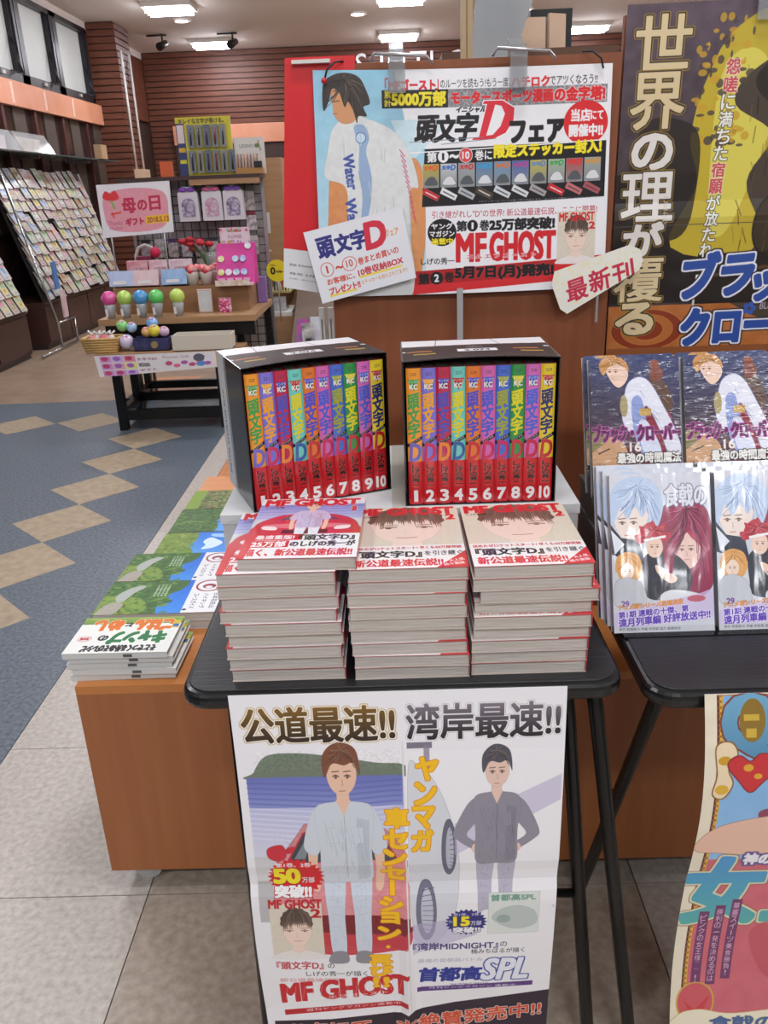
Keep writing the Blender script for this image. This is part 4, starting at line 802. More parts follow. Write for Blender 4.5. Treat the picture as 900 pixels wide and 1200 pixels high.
# lamps
lamp_white = mat('lamp_housing', 'd8d4d0', .4); tube_m = mat('lamp_tube', 'f4f4ff', .4, emit=70)
NMX = {-2.36: 'left', .2: 'middle', 2.78: 'right'}
proto = None
for k, (x, y) in enumerate(LAMPS):
    if y < 3: continue
    lb = 'white ceiling lamp with three glowing tubes, %s row, %s from the back wall' % (NMX[x], ['first', 'second', 'third', 'fourth', 'fifth'][[12.8, 10.45, 8.0, 5.6, 3.2].index(y)])
    if proto is None:
        t = proto = thing('ceiling_lamp', lb, 'lamp', (x, y, CEIL), 0, 'ceiling lamps')
        B('lamp_housing', -.27, .27, -.2, .2, -.05, 0, lamp_white, t, .008)
        for q in (-.12, 0, .12): MB().tube([(-.24, q, -.072), (.24, q, -.072)], .022, 8).build('lamp_tube', tube_m, t)
    else:
        t = copy_tree(proto); t['label'] = lb; t.location = (x, y, CEIL)
for x, y, lb in [(-.308, 11.37, 'round recessed downlight glowing in front of the middle lamp row'), (-2.42, 11.31, 'round recessed downlight glowing near the brown pillar'), (1.73, 11.55, 'round recessed downlight glowing by the hanging grey sheet')]:
    t = thing('downlight', lb, 'lamp', (x, y, CEIL)); MB().lathe([(.11, 0), (.11, -.014), (.085, -.018)], n=20).build('rim', lamp_white, t); MB().lathe([(.08, -.012), (.08, -.022)], n=16).build('lamp_lens', mat('down_glow', 'ffe8e8', .4, emit=9), t)
gm = mat('dark_metal', '3a3838', .4, .6)
for x, y, lb in [(-2.885, 12.17, 'small dark spotlight on the ceiling near the pillar'), (-1.98, 12.25, 'small black camera head on the ceiling beside the left lamp')]:
    t = thing('ceiling_spotlight', lb, 'spotlight', (x, y, CEIL)); MB().tube([(0, 0, 0), (0, 0, -.1)], .012, 6).build('stem', gm, t)
    MB().tube([(-.03, -.09, -.16), (.03, .05, -.1)], [.05, .04], 10).build('lamp_head', gm, t); MB().tube([(-.2, 0, -.015), (.06, 0, -.015)], .012, 6).build('rail', gm, t)
# lettering on the back wall
SX = -.44
for k, c in enumerate('STATIONERY'):
    tri = glyph_loops(c); mb = MB(); h = .30/.72
    for T in tri:
        P = [(SX+k*.268+p[0]*h, 13.56, 2.83+p[1]*h) for p in T]; mb.quad(P); mb.quad([(a, 13.53, b) for a, _, b in P])
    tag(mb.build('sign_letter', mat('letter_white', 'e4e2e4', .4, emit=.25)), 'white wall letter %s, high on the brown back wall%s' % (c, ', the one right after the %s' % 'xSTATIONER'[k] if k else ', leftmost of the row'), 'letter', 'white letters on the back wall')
# ---------------------------------------------------------------- island, tables
wood_o = mat('wood_orange', '9a5c34', .45, col2='a16339', nscale=3, scale=(14, 14, .8), detail=5, bump=.08)
wood_p = mat('wood_panel', '7e4426', .5, col2='864b2b', nscale=3, scale=(16, 16, .8), detail=5)
edge_o = mat('wood_edge', 'c07a40', .45, col2='b8743c', nscale=5, scale=(1, 6, 6))
isl = thing('island_unit', 'long orange-brown wooden floor display unit on castors behind the black tables', 'display unit', (.3, 1.9, 0))
B('front_panel', -.88, .9, -.674, -.65, .05, .452, wood_o, isl, .001); B('side_panel', -.88, -.86, -.65, .46, .05, .452, wood_o, isl, .001); B('side_panel', .88, .9, -.65, .46, .05, .452, wood_o, isl, .001)
B('top_panel', -.88, .9, -.674, .46, .452, .468, edge_o, isl, .001); B('back_panel', -.86, .88, .44, .46, .05, .452, wood_o, isl)
cz = mat('castor_grey', 'a8a8a8', .3, .2)
for x, y in ((-.82, -.635), (.8, -.635), (-.79, .38), (.8, .38)):
    o = MB().tube([(x, y-.011, .028), (x, y+.011, .028)], .026, 18).tube([(x, y-.016, .028), (x, y+.016, .028)], .009, 10).build('castor_wheel', cz, isl)
    B('castor_fork', x-.015, x+.015, y-.018, y+.018, .045, .052, gm, isl)
tb_top = mat('table_black', '1d1d20', .42, bump=.35, bscale=45, bstretch=(.4, 6, 1)); tb_edge = mat('table_edge', '141416', .28); leg_m = mat('leg_black', '0e0e10', .3, .3)
def rrect(x0, x1, y0, y1, r, n=6):
    p = []
    for cx, cy, a in ((x1-r, y1-r, 0), (x0+r, y1-r, 90), (x0+r, y0+r, 180), (x1-r, y0+r, 270)):
        for i in range(n+1): t = math.radians(a+90*i/n); p.append((cx+r*math.cos(t), cy+r*math.sin(t)))
    return p
def table(label, x0, x1, y0, y1, legs, bars):
    cx, cy = (x0+x1)/2, (y0+y1)/2; t = thing('folding_table', label, 'table', (cx, cy, 0))
    MB().prism(rrect(x0-cx, x1-cx, y0-cy, y1-cy, .035), .696, .718).build('table_edge', tb_edge, t, .008, seg=3)
    MB().prism(rrect(x0-cx+.008, x1-cx-.008, y0-cy+.008, y1-cy-.008, .03), .7175, .7198).build('tabletop', tb_top, t, .001)
    for p in legs: MB().tube([(a-cx, b-cy, c) for a, b, c in p], .0095, 12).build('leg', leg_m, t)
    for p in bars: MB().tube([(a-cx, b-cy, c) for a, b, c in p], .006, 8).build('crossbar', leg_m, t)
    return t
table('black folding table carrying the boxed sets and three comic stacks', -.267, .258, .812, 1.215,
      [[(.197, .875, .70), (.203, .865, .64), (.262, .86, .01)], [(.227, .86, .70), (.233, .85, .66), (.325, .85, .01)], [(-.215, .875, .70), (-.222, .865, .01)], [(-.235, 1.12, .70), (-.24, 1.14, .01)], [(.22, 1.12, .70), (.205, 1.14, .01)]],
      [[(-.219, .865, .35), (.23, .862, .35)], [(-.237, 1.135, .2), (.208, 1.138, .2)]])
table('black folding table at the right, carrying leaning comics in plastic', .276, 1.0, .788, 1.216,
      [[(.312, .842, .70), (.310, .855, .675), (.31, 1.175, .01)], [(.945, .842, .70), (.945, .855, .675), (.945, 1.175, .01)], [(.47, 1.15, .70), (.47, .84, .01)], [(.93, 1.15, .70), (.93, .84, .01)]],
      [[(.302, .995, .405), (.322, .995, .405)], [(.47, .87, .06), (.93, .87, .06)]])
# carton on the table with the boxed sets
carton_m = mat('carton_white', 'c9c9cc', .6, col2='d2d2d4', nscale=4)
t = thing('white_carton', 'low white carton on the black table under the two boxed sets', 'carton', (0, 1.13, .72))
B('carton_body', -.245, .245, -.08, .22, 0, .118, carton_m, t, .002)
B('carton_lid', -.247, .247, -.082, .222, .118, .1315, carton_m, t, .002)
MB().box(-.01, .01, -.0835, .2225, .1, .1318).build('tape', mat('tape', 'b8b6ae', .3), t)
tag(B('small_carton', .4, .6, 1.5, 1.62, .468, .53, carton_m), 'small white carton on the island behind the gap between the tables', 'carton')
# ---------------------------------------------------------------- boxed sets
case_m = mat('case_black', '151417', .25, coat=.4); vol_paper = mat('page_paper', 'b0a89c', .7, bump=.6, bscale=90, bstretch=(8, 1, 1)); case_in = mat('case_inside', '2c2a2a', .6)
settop = art_mat('set_top_print', art_settop(), .5); setside = art_mat('set_side_print', art_setside(), .25, coat=.3)
spine_mats = [art_mat('spine_print_%d' % (i+1), art_spine(i), .22, coat=.6, bump=.25, bscale=14) for i in range(10)]
SPN = ['orange', 'violet', 'crimson', 'turquoise', 'dark orange', 'pink', 'blue', 'green', 'pink-violet', 'yellow']
SPW, SPH = .0193, .189
def spine_mesh():
    mb = MB(); n = 6; r = SPW/2
    prof = [(-r+2*r*i/n, -.0022*(1-((2*i/n-1)**4))) for i in range(n+1)]
    for i in range(n):
        (xa, ya), (xb, yb) = prof[i], prof[i+1]
        mb.quad([(xa, ya, 0), (xb, yb, 0), (xb, yb, SPH), (xa, ya, SPH)], [(i/n, 0), ((i+1)/n, 0), ((i+1)/n, 1), (i/n, 1)]); mb.sm.add(len(mb.f)-1)
    mb.quad([(x, y, SPH) for x, y in prof]+[(r, .002, SPH), (-r, .002, SPH)], None, 1); mb.quad([(x, y, 0) for x, y in reversed(prof)]+[(-r, .002, 0), (r, .002, 0)], None, 1)
    mb.box(-r, -r+.0006, 0, .128, 0, SPH, 1); mb.box(r-.0006, r, 0, .128, 0, SPH, 1)
    return mb
def box_set(name_side, loc, rot):
    W, H, D = .205, .2, .152
    t = thing('storage_box', 'black open-front storage box of ten comics, %s on the white carton' % name_side, 'box', loc, rot, 'boxed comic sets')
    B('case_side', 0, .0014, 0, D, 0, H, case_m, t); B('case_side', W-.0014, W, 0, D, 0, H, case_m, t); B('case_base', 0, W, 0, D, 0, .0014, case_m, t); B('case_back', .0014, W-.0014, D-.0014, D, .0014, H, case_m, t)
    o = sheet('case_top', lambda u, v: (W*u, D*v, H-.0002+.004*math.sin(PI*u)*(1-v)), settop, t, 8, 1, .0012, case_m)
    o = sheet('side_print', lambda u, v: (-.0003, D-D*u, H*v), setside, t, 1, 1, .0003, case_m)
    p = None
    for i in range(10):
        lb = '%s spined comic volume %d in the %s box set' % (SPN[i], i+1, name_side)
        v = thing('comic_volume', lb, 'book', (0, 0, 0), 0, 'volumes in the boxed sets')
        spine_mesh().build('cover', [spine_mats[i], mat('cover_side', 'a8383c', .4)], v)
        B('page_block', -SPW/2+.0007, SPW/2-.0007, .003, .126, .003, SPH-.003, vol_paper, v)
        x = .0045+(i+.5)*.0196
        v.matrix_world = Matrix.Translation(loc) @ Matrix.Rotation(rot, 4, 'Z') @ Matrix.Translation((x, .004+random.uniform(-.0008, .0012), .0018))
box_set('turned left-hand', (-.2, 1.053, .852), math.radians(22.6)); box_set('straight right-hand', (.0095, 1.06, .852), 0)
# ---------------------------------------------------------------- stacks of shrink-wrapped comics
BW, BD, BH = .136, .19, .0158
pg = mat('comic_pages', 'b0a8a2', .42, col2='c4bcb6', nscale=3, scale=(3, 3, 260), bump=.9, bscale=22, bstretch=(1.2, 1.2, 8), coat=.55)
red_c = mat('comic_red', 'b2202a', .3, coat=.5); pale_c = mat('comic_back', 'c8bcb4', .35, coat=.5)
v1 = art_mat('comic_one_print', art_vol1(), .3, coat=.55, bump=.35, bscale=9); v2 = art_mat('comic_two_print', art_vol2(), .3, coat=.55, bump=.35, bscale=9)
def comic(name, m, w, d, h, label, spine_m, back_m, group=None):
    """lies on its back, front cover up, spine to the right; origin at the front left bottom"""
    t = thing(name, label, 'book', (0, 0, 0), 0, group)
    B('page_block', .0006, w-.0012, .0022, d-.0022, .0007, h-.0007, pg, t, .0004)
    sheet('front_cover', lambda u, v: (w*u, d*v, h-.0008*(1-u)**3*0), m, t, 2, 1, .0007, spine_m)
    MB().box(w-.0009, w, 0, d, .0004, h-.0004).build('spine', spine_m, t)
    B('back_cover', 0, w, 0, d, 0, .0007, back_m, t)
    return t
for sname, m, x0, n, other in [('left', v1, -.2035, 10, v1), ('middle', v2, -.061, 9, v2), ('right', v2, .081, 9, v2)]:
    p = None
    for k in range(n):
        lb = 'shrink-wrapped comic, %s from the table in the %s stack' % (ORD[k+1], sname)
        if k == n-1: lb = 'topmost comic of the %s stack, cover with %s' % (sname, 'a red car' if sname == 'left' else 'a dark-haired face')
        if p is None: b = p = comic('wrapped_comic', m, BW, BD, BH, lb, red_c, pale_c, 'shrink-wrapped comics on the black table')
        else: b = copy_tree(p); b['label'] = lb
        r = random.Random(k*7+n+len(sname)); dx, dy, a = r.uniform(-.0025, .0025), r.uniform(-.002, .003), r.uniform(-.012, .012)
        if sname == 'left': dx -= [0, .002, .003, .002, .004, .006, .007, .007, .009, -.004][k] if k < 10 else 0
        if sname == 'right' and k in (6,): dx += .006
        if sname == 'right' and k == 5: dx += .004; dy += .006
        if k == n-1: a = {'left': -.03, 'middle': .0, 'right': .01}[sname]; dx += {'left': .012, 'middle': .002, 'right': -.001}[sname]; dy += {'left': .006, 'middle': 0, 'right': .0}[sname]
        b.location = (x0+dx, .836+dy, .7198+k*(BH+.0001)); b.rotation_euler = (0, 0, a)
# ---------------------------------------------------------------- island books at the left
camp = art_mat('camp_print', art_camp(), .6)
cream = mat('book_white', 'cfcfce', .5); olive = mat('cover_olive', '8a8a2c', .5)
white_pg = mat('page_white', 'bdbbb6', .6, bump=.5, bscale=40, bstretch=(1, 1, 20)); blk_mark = mat('spine_mark', '5a5658', .5)
z = .4682
for k in range(5):
    w_, d_, h_ = .186, .128, .0115
    t = thing('camping_book', 'white camping cookbook, %s from the bottom of the stack on the island corner' % ORD[k+1] if k < 4 else 'topmost camping cookbook with green and orange lettering on the island corner', 'book', (-.592-.0015*k+(.006 if k % 2 else 0), 1.244-(.004 if k == 4 else 0), z), random.uniform(-.02, .02), 'camping books stacked on the island')
    B('page_block', .002, w_-.002, .002, d_-.001, .0008, h_-.0008, white_pg, t)
    sheet('front_cover', lambda u, v: (w_*u, d_*v, h_), camp, t, 1, 1, .0008, olive if k == 4 else cream); B('back_cover', 0, w_, 0, d_, 0, .0008, cream, t); B('spine', 0, w_, 0, .0012, .0004, h_-.0004, cream, t)
    B('spine_mark', .108, .124, -.0004, .0002, .003, h_-.003, blk_mark, t)
    z += h_+.0003
hk = [art_mat('hiking_print_%d' % k, art_hike(k), .6) for k in range(4)]
hsp = [mat('spine_dark_red', '7a2430', .4), mat('spine_green', '3c4a30', .4)]
def flat_book(label, x, y, z, w_, d_, h_, m, rz=0, sp=0, name='hiking_guide'):
    t = thing(name, label, 'book', (x, y, z), rz, 'hiking guides laid flat on the island')
    B('page_block', .001, w_-.001, .001, d_-.001, .0006, h_-.0006, white_pg, t); sheet('front_cover', lambda u, v: (w_*u, d_*v, h_), m, t, 1, 1, .0007, hsp[sp]); B('back_cover', 0, w_, 0, d_, 0, .0006, cream, t)
    B('spine', 0, .001, 0, d_, .0003, h_-.0003, hsp[sp], t); return t
for k in range(2):
    flat_book('green and blue hiking guide, nearest on the island, %s copy' % ('upper' if k else 'lower'), -.612+.001*k, 1.422, .4682+.0182*k, .243, .146, .018, hk[0])
    flat_book('green and blue hiking guide, second from the cookbooks, %s copy' % ('upper' if k else 'lower'), -.609, 1.57+.001*k, .4682+.0182*k, .226, .142, .018, hk[0], -.02)
flat_book('guide with bushy trees and white clouds on blue, behind the two pairs of hiking guides', -.578, 1.722, .4682, .172, .148, .02, hk[1], 0, 1)
flat_book('dark green guide with a leafy hillside, fourth back on the island', -.575, 1.875, .4682, .172, .154, .02, hk[2], 0, 1)
flat_book('pale green garden guide, farthest of the flat books on the island', -.572, 2.034, .4682, .172, .143, .02, hk[3], 0, 1)
# small upright booklets beside the wooden panel
for k, (x, y, cl, lb) in enumerate([(-.222, 2.0, '7a5a9a', 'purple and blue'), (-.190, 2.03, 'c8c8d4', 'white'), (-.198, 1.93, '2a2a34', 'black and white')]):
    t = thing('booklet', 'small %s booklet standing on a stand left of the wooden panel' % lb, 'booklet', (x, y, .9035)); B('cover', -.014, .014, -.006, .0, 0, .075, mat('booklet_%d' % k, cl, .4, col2=['c84a9a', 'd8e0e8', 'd8d8d8'][k], nscale=40), t, rot=(math.radians(-12), 0, random.uniform(-.4, .4))); B('base', -.014, .014, -.01, .02, -.012, 0.0, wht, t)
t = thing('booklet_stand', 'low white stand of booklets behind the turned box set', 'stand', (-.205, 1.97, .4682)); B('shelf', -.05, .05, -.09, .12, .4, .423, wht, t); B('column', -.04, .04, -.05, .06, 0, .4, wht, t)
# ---------------------------------------------------------------- wooden panel, clips, posters
pn = thing('wooden_panel', 'tall brown wooden display panel standing on the island behind the boxed sets', 'panel', (.13, 1.465, .468))
B('board', -.232, .24, -.012, .012, 0, .978, wood_p, pn, .001); B('foot', -.2, -.16, .012, .1, 0, .03, gm, pn); B('foot', .16, .2, .012, .1, 0, .03, gm, pn)
bl = {-.128: 'left', -.112: 'right'}
for x in bl:
    t = thing('upright_strip', 'thin white slotted strip, %s of the pair beside the wooden panel' % bl[x], 'strip', (x, 1.5, .468)); B('strip_body', -.0045, .0045, -.004, .004, 0, .6, wht, t); B('slots', -.0012, .0012, -.0046, -.004, .3, .58, mat('slot_grey', '6a6a70', .5), t)
bm = art_mat('fair_poster_print', art_board(), .35, coat=.15)
o = sheet('fair_poster', lambda u, v: (-.113+.466*u-.008*(1-v)*(1-u)+.006*(1-v)*u, 1.444+.004*math.sin(u*5)*v-.006*(1-v), 1.0935+.3445*v-.008*u*v-.002*math.sin(u*3)), bm, None, 24, 6)
tag(o, 'wide poster with red slanted D title clipped to the wooden panel', 'poster')
clip_m = mat('clear_plastic', 'c8ccd0', .12, trans=.6, alpha=.7, coat=.5); wire_m = mat('wire_grey', 'a8a4a6', .3, .7)
for k, x in enumerate((.018, .206)):
    t = thing('clip', 'clear plastic clip holding the %s of the wide poster' % ('left part' if k == 0 else 'right part'), 'clip', (x, 1.44, 1.43))
    MB().box(-.013, .013, -.014, -.004, -.03, .02).build('clip_front', clip_m, t, .003); MB().box(-.011, .011, .03, .038, -.02, .045).build('clip_back', clip_m, t, .003); B('clip_bridge', -.011, .011, -.01, .036, .02, .03, clip_m, t, .003)
    MB().tube([(-.04, -.008, .022-.006), (-.034, -.02, .024), (.045, -.02, .018), (.055, -.014, .008)], .0025, 6).build('clip_wire', wire_m, t)
for k, (x, s) in enumerate(((-.095, 1), (.338, -1))):
    tag(MB().tube([(x, 1.437, 1.423), (x+.005*s, 1.432, 1.436), (x+.018*s, 1.436, 1.447), (x+.03*s, 1.45, 1.449)], .0016, 6).build('string', mat('string_black', '1c1a1e', .6)), 'black string through the poster\'s upper %s corner hole' % ('left' if k == 0 else 'right'), 'string')
tag(MB().ball((-.0955, 1.434, 1.4215), .0045).build('pin', mat('pin_red', 'c02028', .3)), 'red round pin at the poster corner', 'pin')
rm = art_mat('red_banner_print', art_red(), .4)
tag(sheet('red_banner', lambda u, v: (-.186+.11*u+.03*v-.006*(1-v)*u, 1.4508+.0012*math.sin(v*5+u), 1.105+.352*v-.014*(1-v)*u+.006*(1-u)*(1-v)), rm, None, 4, 8), 'narrow red banner with a white foot, left behind the wide poster', 'banner')
tag(B('white_tray', -.145, -.085, 1.44, 1.4515, 1.4473, 1.4525, wht), 'white flat holder lying on top of the red banner', 'holder')
hs = art_mat('handwritten_sign_print', art_handsign(), .5)
def quad_fn(a, b, c, d):
    a, b, c, d = map(Vector, (a, b, c, d)); return lambda u, v: (a*(1-u)+b*u)*(1-v)+(d*(1-u)+c*u)*v
tag(sheet('handwritten_sign', quad_fn((-.119, 1.426, 1.084), (.041, 1.426, 1.121), (.020, 1.432, 1.233), (-.144, 1.432, 1.199)), hs, None, 6, 6, .0006), 'tilted white card handwritten in blue and red over the poster corner', 'sign')
tgm = art_mat('new_tag_print', art_tag(), .5)
t = thing('new_release_tag', 'slanted cream tag with red brush lettering between two posters', 'sign', (.345, 1.42, 1.107))
mb = MB(); L = [(-.077, .006), (-.066, .027), (.042, .032), (.068, .022), (.073, .004), (.064, -.012), (-.05, -.052+.017), (-.062, -.03)]
L = [(-.078, -.005), (-.074, .016), (.048, .054), (.066, .046), (.072, .027), (.066, .013), (-.050, -.054), (-.062, -.046)]
a = math.radians(17); uvs = []
for x, y in L:
    X = x*math.cos(a)+y*math.sin(a); Y_ = -x*math.sin(a)+y*math.cos(a); uvs.append((X/.146+.5, Y_/.062+.5))
mb.quad([(x, 0, y) for x, y in reversed(L)], list(reversed(uvs))); mb.quad([(x, .0008, y) for x, y in L], None, 1)
tg = mb.build('tag_card', [tgm, mat('paper_white')], t); B('tag_stick', -.002, .002, .001, .003, -.07, .0, clip_m, t)
tag(B('price_rail', .1095, .1195, 1.43, 1.437, .984, 1.1, mat('clear_strip', 'b4b2b4', .2, alpha=.75)), 'clear acrylic strip standing before the wooden panel under the poster', 'strip')
pl = thing('pole', 'beige square pole rising behind the wooden panel', 'pole', (.137, 1.56, .468)); B('pole_shaft', -.0095, .0095, -.008, .008, 0, 1.55, mat('pole_beige', 'a8906e', .5), pl); B('pole_groove', -.001, .001, -.0085, -.008, 0, 1.55, mat('groove_brown', '7a6446', .6), pl)
# hanging silver sheet, shelf with folders behind the panel
tag(sheet('hanging_sheet', quad_fn((.178, 2.02, 1.45), (.255, 2.02, 1.45), (.375, 2.0, 1.78), (.212, 2.0, 1.78)), mat('sheet_silver', '9aa0a6', .25, col2='b4b8bc', nscale=3, metal=.2), None, 1, 1, .003, mat('sheet_silver')), 'pale silver plastic sheet hanging slantwise beside the beige pole', 'sheet')
tag(MB().tube([(.283, 2.02, 3.25), (.283, 2.02, 1.56)], .0015, 5).build('hanging_wire', gm), 'thin dark wire from the ceiling beside the silver sheet', 'wire')
bc = thing('bookcase', 'plain tall bookcase hidden behind the wooden panel, its top carrying folders', 'bookcase', (.33, 2.28, .0)); wood_d = mat('wood_dark', '5a3a26', .5)
MB().box(-.2, -.18, -.12, .12, .468, 1.545).build('side', wood_d, bc); MB().box(.18, .2, -.12, .12, .468, 1.545).build('side', wood_d, bc); MB().box(-.18, .18, -.12, .12, 1.525, 1.545).build('top', wood_d, bc); MB().box(-.18, .18, .1, .12, .468, 1.525).build('back', wood_d, bc)
bc.location.y = 2.232
for k, (x, a) in enumerate(((.318, -.12), (.358, .1), (.405, .3))):
    t = thing('folder', 'beige cardboard folder standing above the panel, %s of three' % ['left', 'middle', 'right'][k], 'folder', (x, 2.2, 1.5455), a); B('cover', -.021, .021, -.004, .006, 0, .07+.006*k, mat('folder_beige', 'c8a890', .6, col2='d4b8a0', nscale=9), t, rot=(-.1, .03*(k-1), 0)); B('page_edge', -.019, .019, .006, .016, .0015, .066+.006*k, vol_paper, t, rot=(-.1, .03*(k-1), 0))
t = thing('black_speaker', 'small black boxy speaker on the bookcase behind the beige folders', 'speaker', (.4, 2.29, 1.5455)); B('speaker_body', -.05, .05, -.035, .035, 0, .1, mat('black_plastic', '17181a', .5), t, .004); MB().tube([(0, -.036, .05), (0, -.039, .05)], .025, 16).build('speaker_cone', gm, t)
# front poster
fm = art_mat('front_poster_print', art_front(), .4, bump=.2, bscale=4)
def front_fn(u, v):
    z = .7235-.556*(1-v); y = .8035-.012*math.sin(PI*min(1, (1-v)*1.1))+.004*math.sin(u*PI)*(1-v)*-1
    fold = abs((1-v)-.49); y += .006*math.exp(-(fold/.03)**2)*1+(-.010*math.exp(-(abs(u-.5)/.02)**2)*(1-v)**1.5)
    x = -.205+.391*u+(-.005*(1-v) if u > .5 else .002*math.sin((1-v)*6))*abs(u-.5)*2
    return (x, y, z)
o = sheet('front_poster', front_fn, fm, None, 40, 34, .0003); tag(o, 'tall white poster with two men and red lettering taped to the front table edge', 'poster')
qm = art_mat('queen_poster_print', art_queen(), .35, coat=.3)
def queen_fn(u, v):
    d = 1-v; y = .781-.014*math.sin(min(1, d*2.2)*PI)*(d < .455)+.006*math.sin(max(0, d-.455)*5)
    return (.334+.36*u+.012*d+(.004*math.sin(d*7)), y, .7225-.6*d)
tag(sheet('queen_poster', queen_fn, qm, None, 8, 36, .0003), 'blue and pink poster with a large Q and heart on the right table edge', 'poster')
_ac = art_clover(); _pad = np.empty((int(_ac.W*.728/.55)-_ac.H, _ac.W, 3)); _pad[:] = hexc('8a5230'); _ac.a = np.vstack([_ac.a, _pad]); _ac.H = _ac.a.shape[0]
cm = art_mat('fantasy_poster_print', _ac, .28, coat=.35)
tag(sheet('fantasy_poster', lambda u, v: (.375+.55*u-.002*(1-v), 1.452+.005*math.sin(u*5+v*2)-.004*math.exp(-((v-.56)/.02)**2), 1.51-.728*(1-v)+.0*u), cm, None, 20, 28, .0003), 'dark tall poster with cream vertical lettering and yellow flames at the right', 'poster')
fp = thing('poster_backing', 'brown board holding the dark tall poster upright', 'board', (.66, 1.475, .468)); B('board', -.285, .285, -.006, .006, 0, 1.03, wood_p, fp); B('foot', -.05, .05, .006, .1, 0, .02, gm, fp)
t = thing('clip', 'clear clip at the top edge of the dark tall poster', 'clip', (.415, 1.45, 1.5)); 
t.location.x = .58; B('clip_front', -.012, .012, -.012, -.008, -.02, .025, clip_m, t, .003); B('clip_back', -.012, .012, .034, .038, -.02, .025, clip_m, t, .003); B('clip_bridge', -.012, .012, -.01, .036, .02, .025, clip_m, t)
# ---------------------------------------------------------------- right hand table: risers and leaning comics
grey_card = mat('carton_grey', '6f6b6c', .6, col2='787476', nscale=5)
for k, (z0, z1, y0) in enumerate(((.7202, .79, 1.06), (.7905, .836, 1.05))):
    t = thing('riser_box', '%s grey cardboard box stepping up the leaning comics' % ('lower' if k == 0 else 'upper'), 'box', (.64, 1.13, z0)); B('box_body', -.355, .355, y0-1.13, .083, 0, z1-z0-.006, grey_card, t, .001); B('box_lid', -.358, .358, y0-1.132, .085, z1-z0-.012, z1-z0, grey_card, t, .001)
fv = art_mat('food_comic_print', art_foodvol(), .25, coat=1, bump=2.5, bscale=9, bstretch=(1.6, 1, .5)); _av = art_clovervol(); _pad = np.empty((int(_av.W*200/129)-_av.H, _av.W, 3)); _pad[:] = hexc('2a1a20'); _av.a = np.vstack([_av.a, _pad]); _av.H = _av.a.shape[0]
cvm = art_mat('fantasy_comic_print', _av, .25, coat=1, bump=3, bscale=22, bstretch=(.5, 1, 2))
sil = mat('plastic_edge', 'a8a8b4', .2, coat=.8, col2='c8c8d4', nscale=30)
def lean_comic(label, m, w_, h_, th, group, name):
    t = thing(name, label, 'book', (0, 0, 0), 0, group)
    B('page_block', .001, w_-.0016, .0008, th-.0008, .0015, h_-.0015, mat('comic_pages2', '9a948e', .4, coat=.6, bump=.5, bscale=30), t)
    sheet('front_cover', lambda u, v: (w_*u, 0, h_*v), m, t, 2, 2, .0008, sil); B('back_cover', 0, w_, th-.0008, th, 0, h_, sil, t); B('spine', w_-.0012, w_, .0, th, 0, h_, sil, t)
    return t
R_ = lambda a: math.radians(a)
pf = None
for col_i in range(4):
    for k in range(3):
        nm = ['leftmost', 'second from the left', 'third from the left', 'rightmost'][col_i]
        lb = 'pale comic with many young cooks, %s front-row pile, %s' % (nm, ['front copy', 'second copy', 'third copy'][k])
        if pf is None: b = pf = lean_comic(lb, fv, .129, .203, .0165, 'pale comics leaning in the front row', 'wrapped_cooking_comic')
        else: b = copy_tree(pf); b['label'] = lb
        a = R_(21.6); n = Vector((0, math.cos(a), -math.sin(a)))
        b.location = Vector((.2695+.1335*col_i-.004*k, .922+.0188*k, .7215)); b.rotation_euler = (-a, 0, 0)
pf = None
for col_i in range(4):
    for k in range(2):
        nm = ['leftmost', 'second from the left', 'third from the left', 'rightmost'][col_i]
        lb = 'dark blue comic with a white-caped figure, %s back-row pile, %s' % (nm, ['front copy', 'rear copy'][k])
        if pf is None: b = pf = lean_comic(lb, cvm, .129, .2, .0165, 'dark blue comics leaning in the back row', 'wrapped_fantasy_comic')
        else: b = copy_tree(pf); b['label'] = lb
        a = R_(21.6); n = Vector((0, math.cos(a), -math.sin(a)))
        b.location = Vector((.281+.1345*col_i-.004*k, 1.112+.0188*k, .8365)); b.rotation_euler = (-a, 0, 0)
t = thing('glossy_sleeve', 'black glossy display tray edge under the front row comics', 'tray', (.64, .93, .7201)); B('tray_base', -.36, .36, -.018, .1, 0.0002, .001, mat('tray_black', '111113', .15), t)
# ---------------------------------------------------------------- gift table group
wood_g = mat('wood_gift', '94704e', .5, col2='a07c58', nscale=3, scale=(1, 10, 10), detail=5); wood_g2 = mat('wood_gift_riser', '86603f', .5, col2='926b47', nscale=3, scale=(1, 10, 10))
gt = thing('gift_table', 'wood-topped gift table with a black frame, near the card racks', 'table', (-1.25, 5.2, 0))
B('tabletop', -.47, .45, -.35, .4, .58, .615, wood_g, gt, .002)
for x, y in ((-.36, -.11), (.33, -.2), (-.44, .36), (.43, .3)): B('leg', x-.022, x+.022, y-.022, y+.022, 0, .58, leg_m, gt)
B('rail', -.44, .45, .34, .38, .05, .1, leg_m, gt); B('rail', -.44, .44, -.33, -.29, .5, .575, leg_m, gt); B('rail', -.46, -.42, -.1, .36, .05, .09, leg_m, gt)
lt = thing('low_table', 'lower wood shelf table with black legs, pushed half under the gift table', 'table', (-1.3, 4.75, 0))
B('tabletop', -.38, .44, -.16, .09, .435, .46, wood_g, lt, .002)
for x, y in ((-.3, -.07), (.3, -.07), (-.3, .25), (.3, .25)): B('leg', x-.024, x+.024, y-.022, y+.022, 0, .435, leg_m, lt)
B('rail', -.3, .3, -.09, -.05, .06, .12, leg_m, lt); B('rail', -.3, .3, .23, .27, .1, .15, leg_m, lt); B('rail', -.32, -.28, -.07, .25, .08, .13, leg_m, lt); B('rail', .28, .32, -.07, .25, .08, .13, leg_m, lt)
sm = art_mat('price_strip_print', art_strip(), .5)
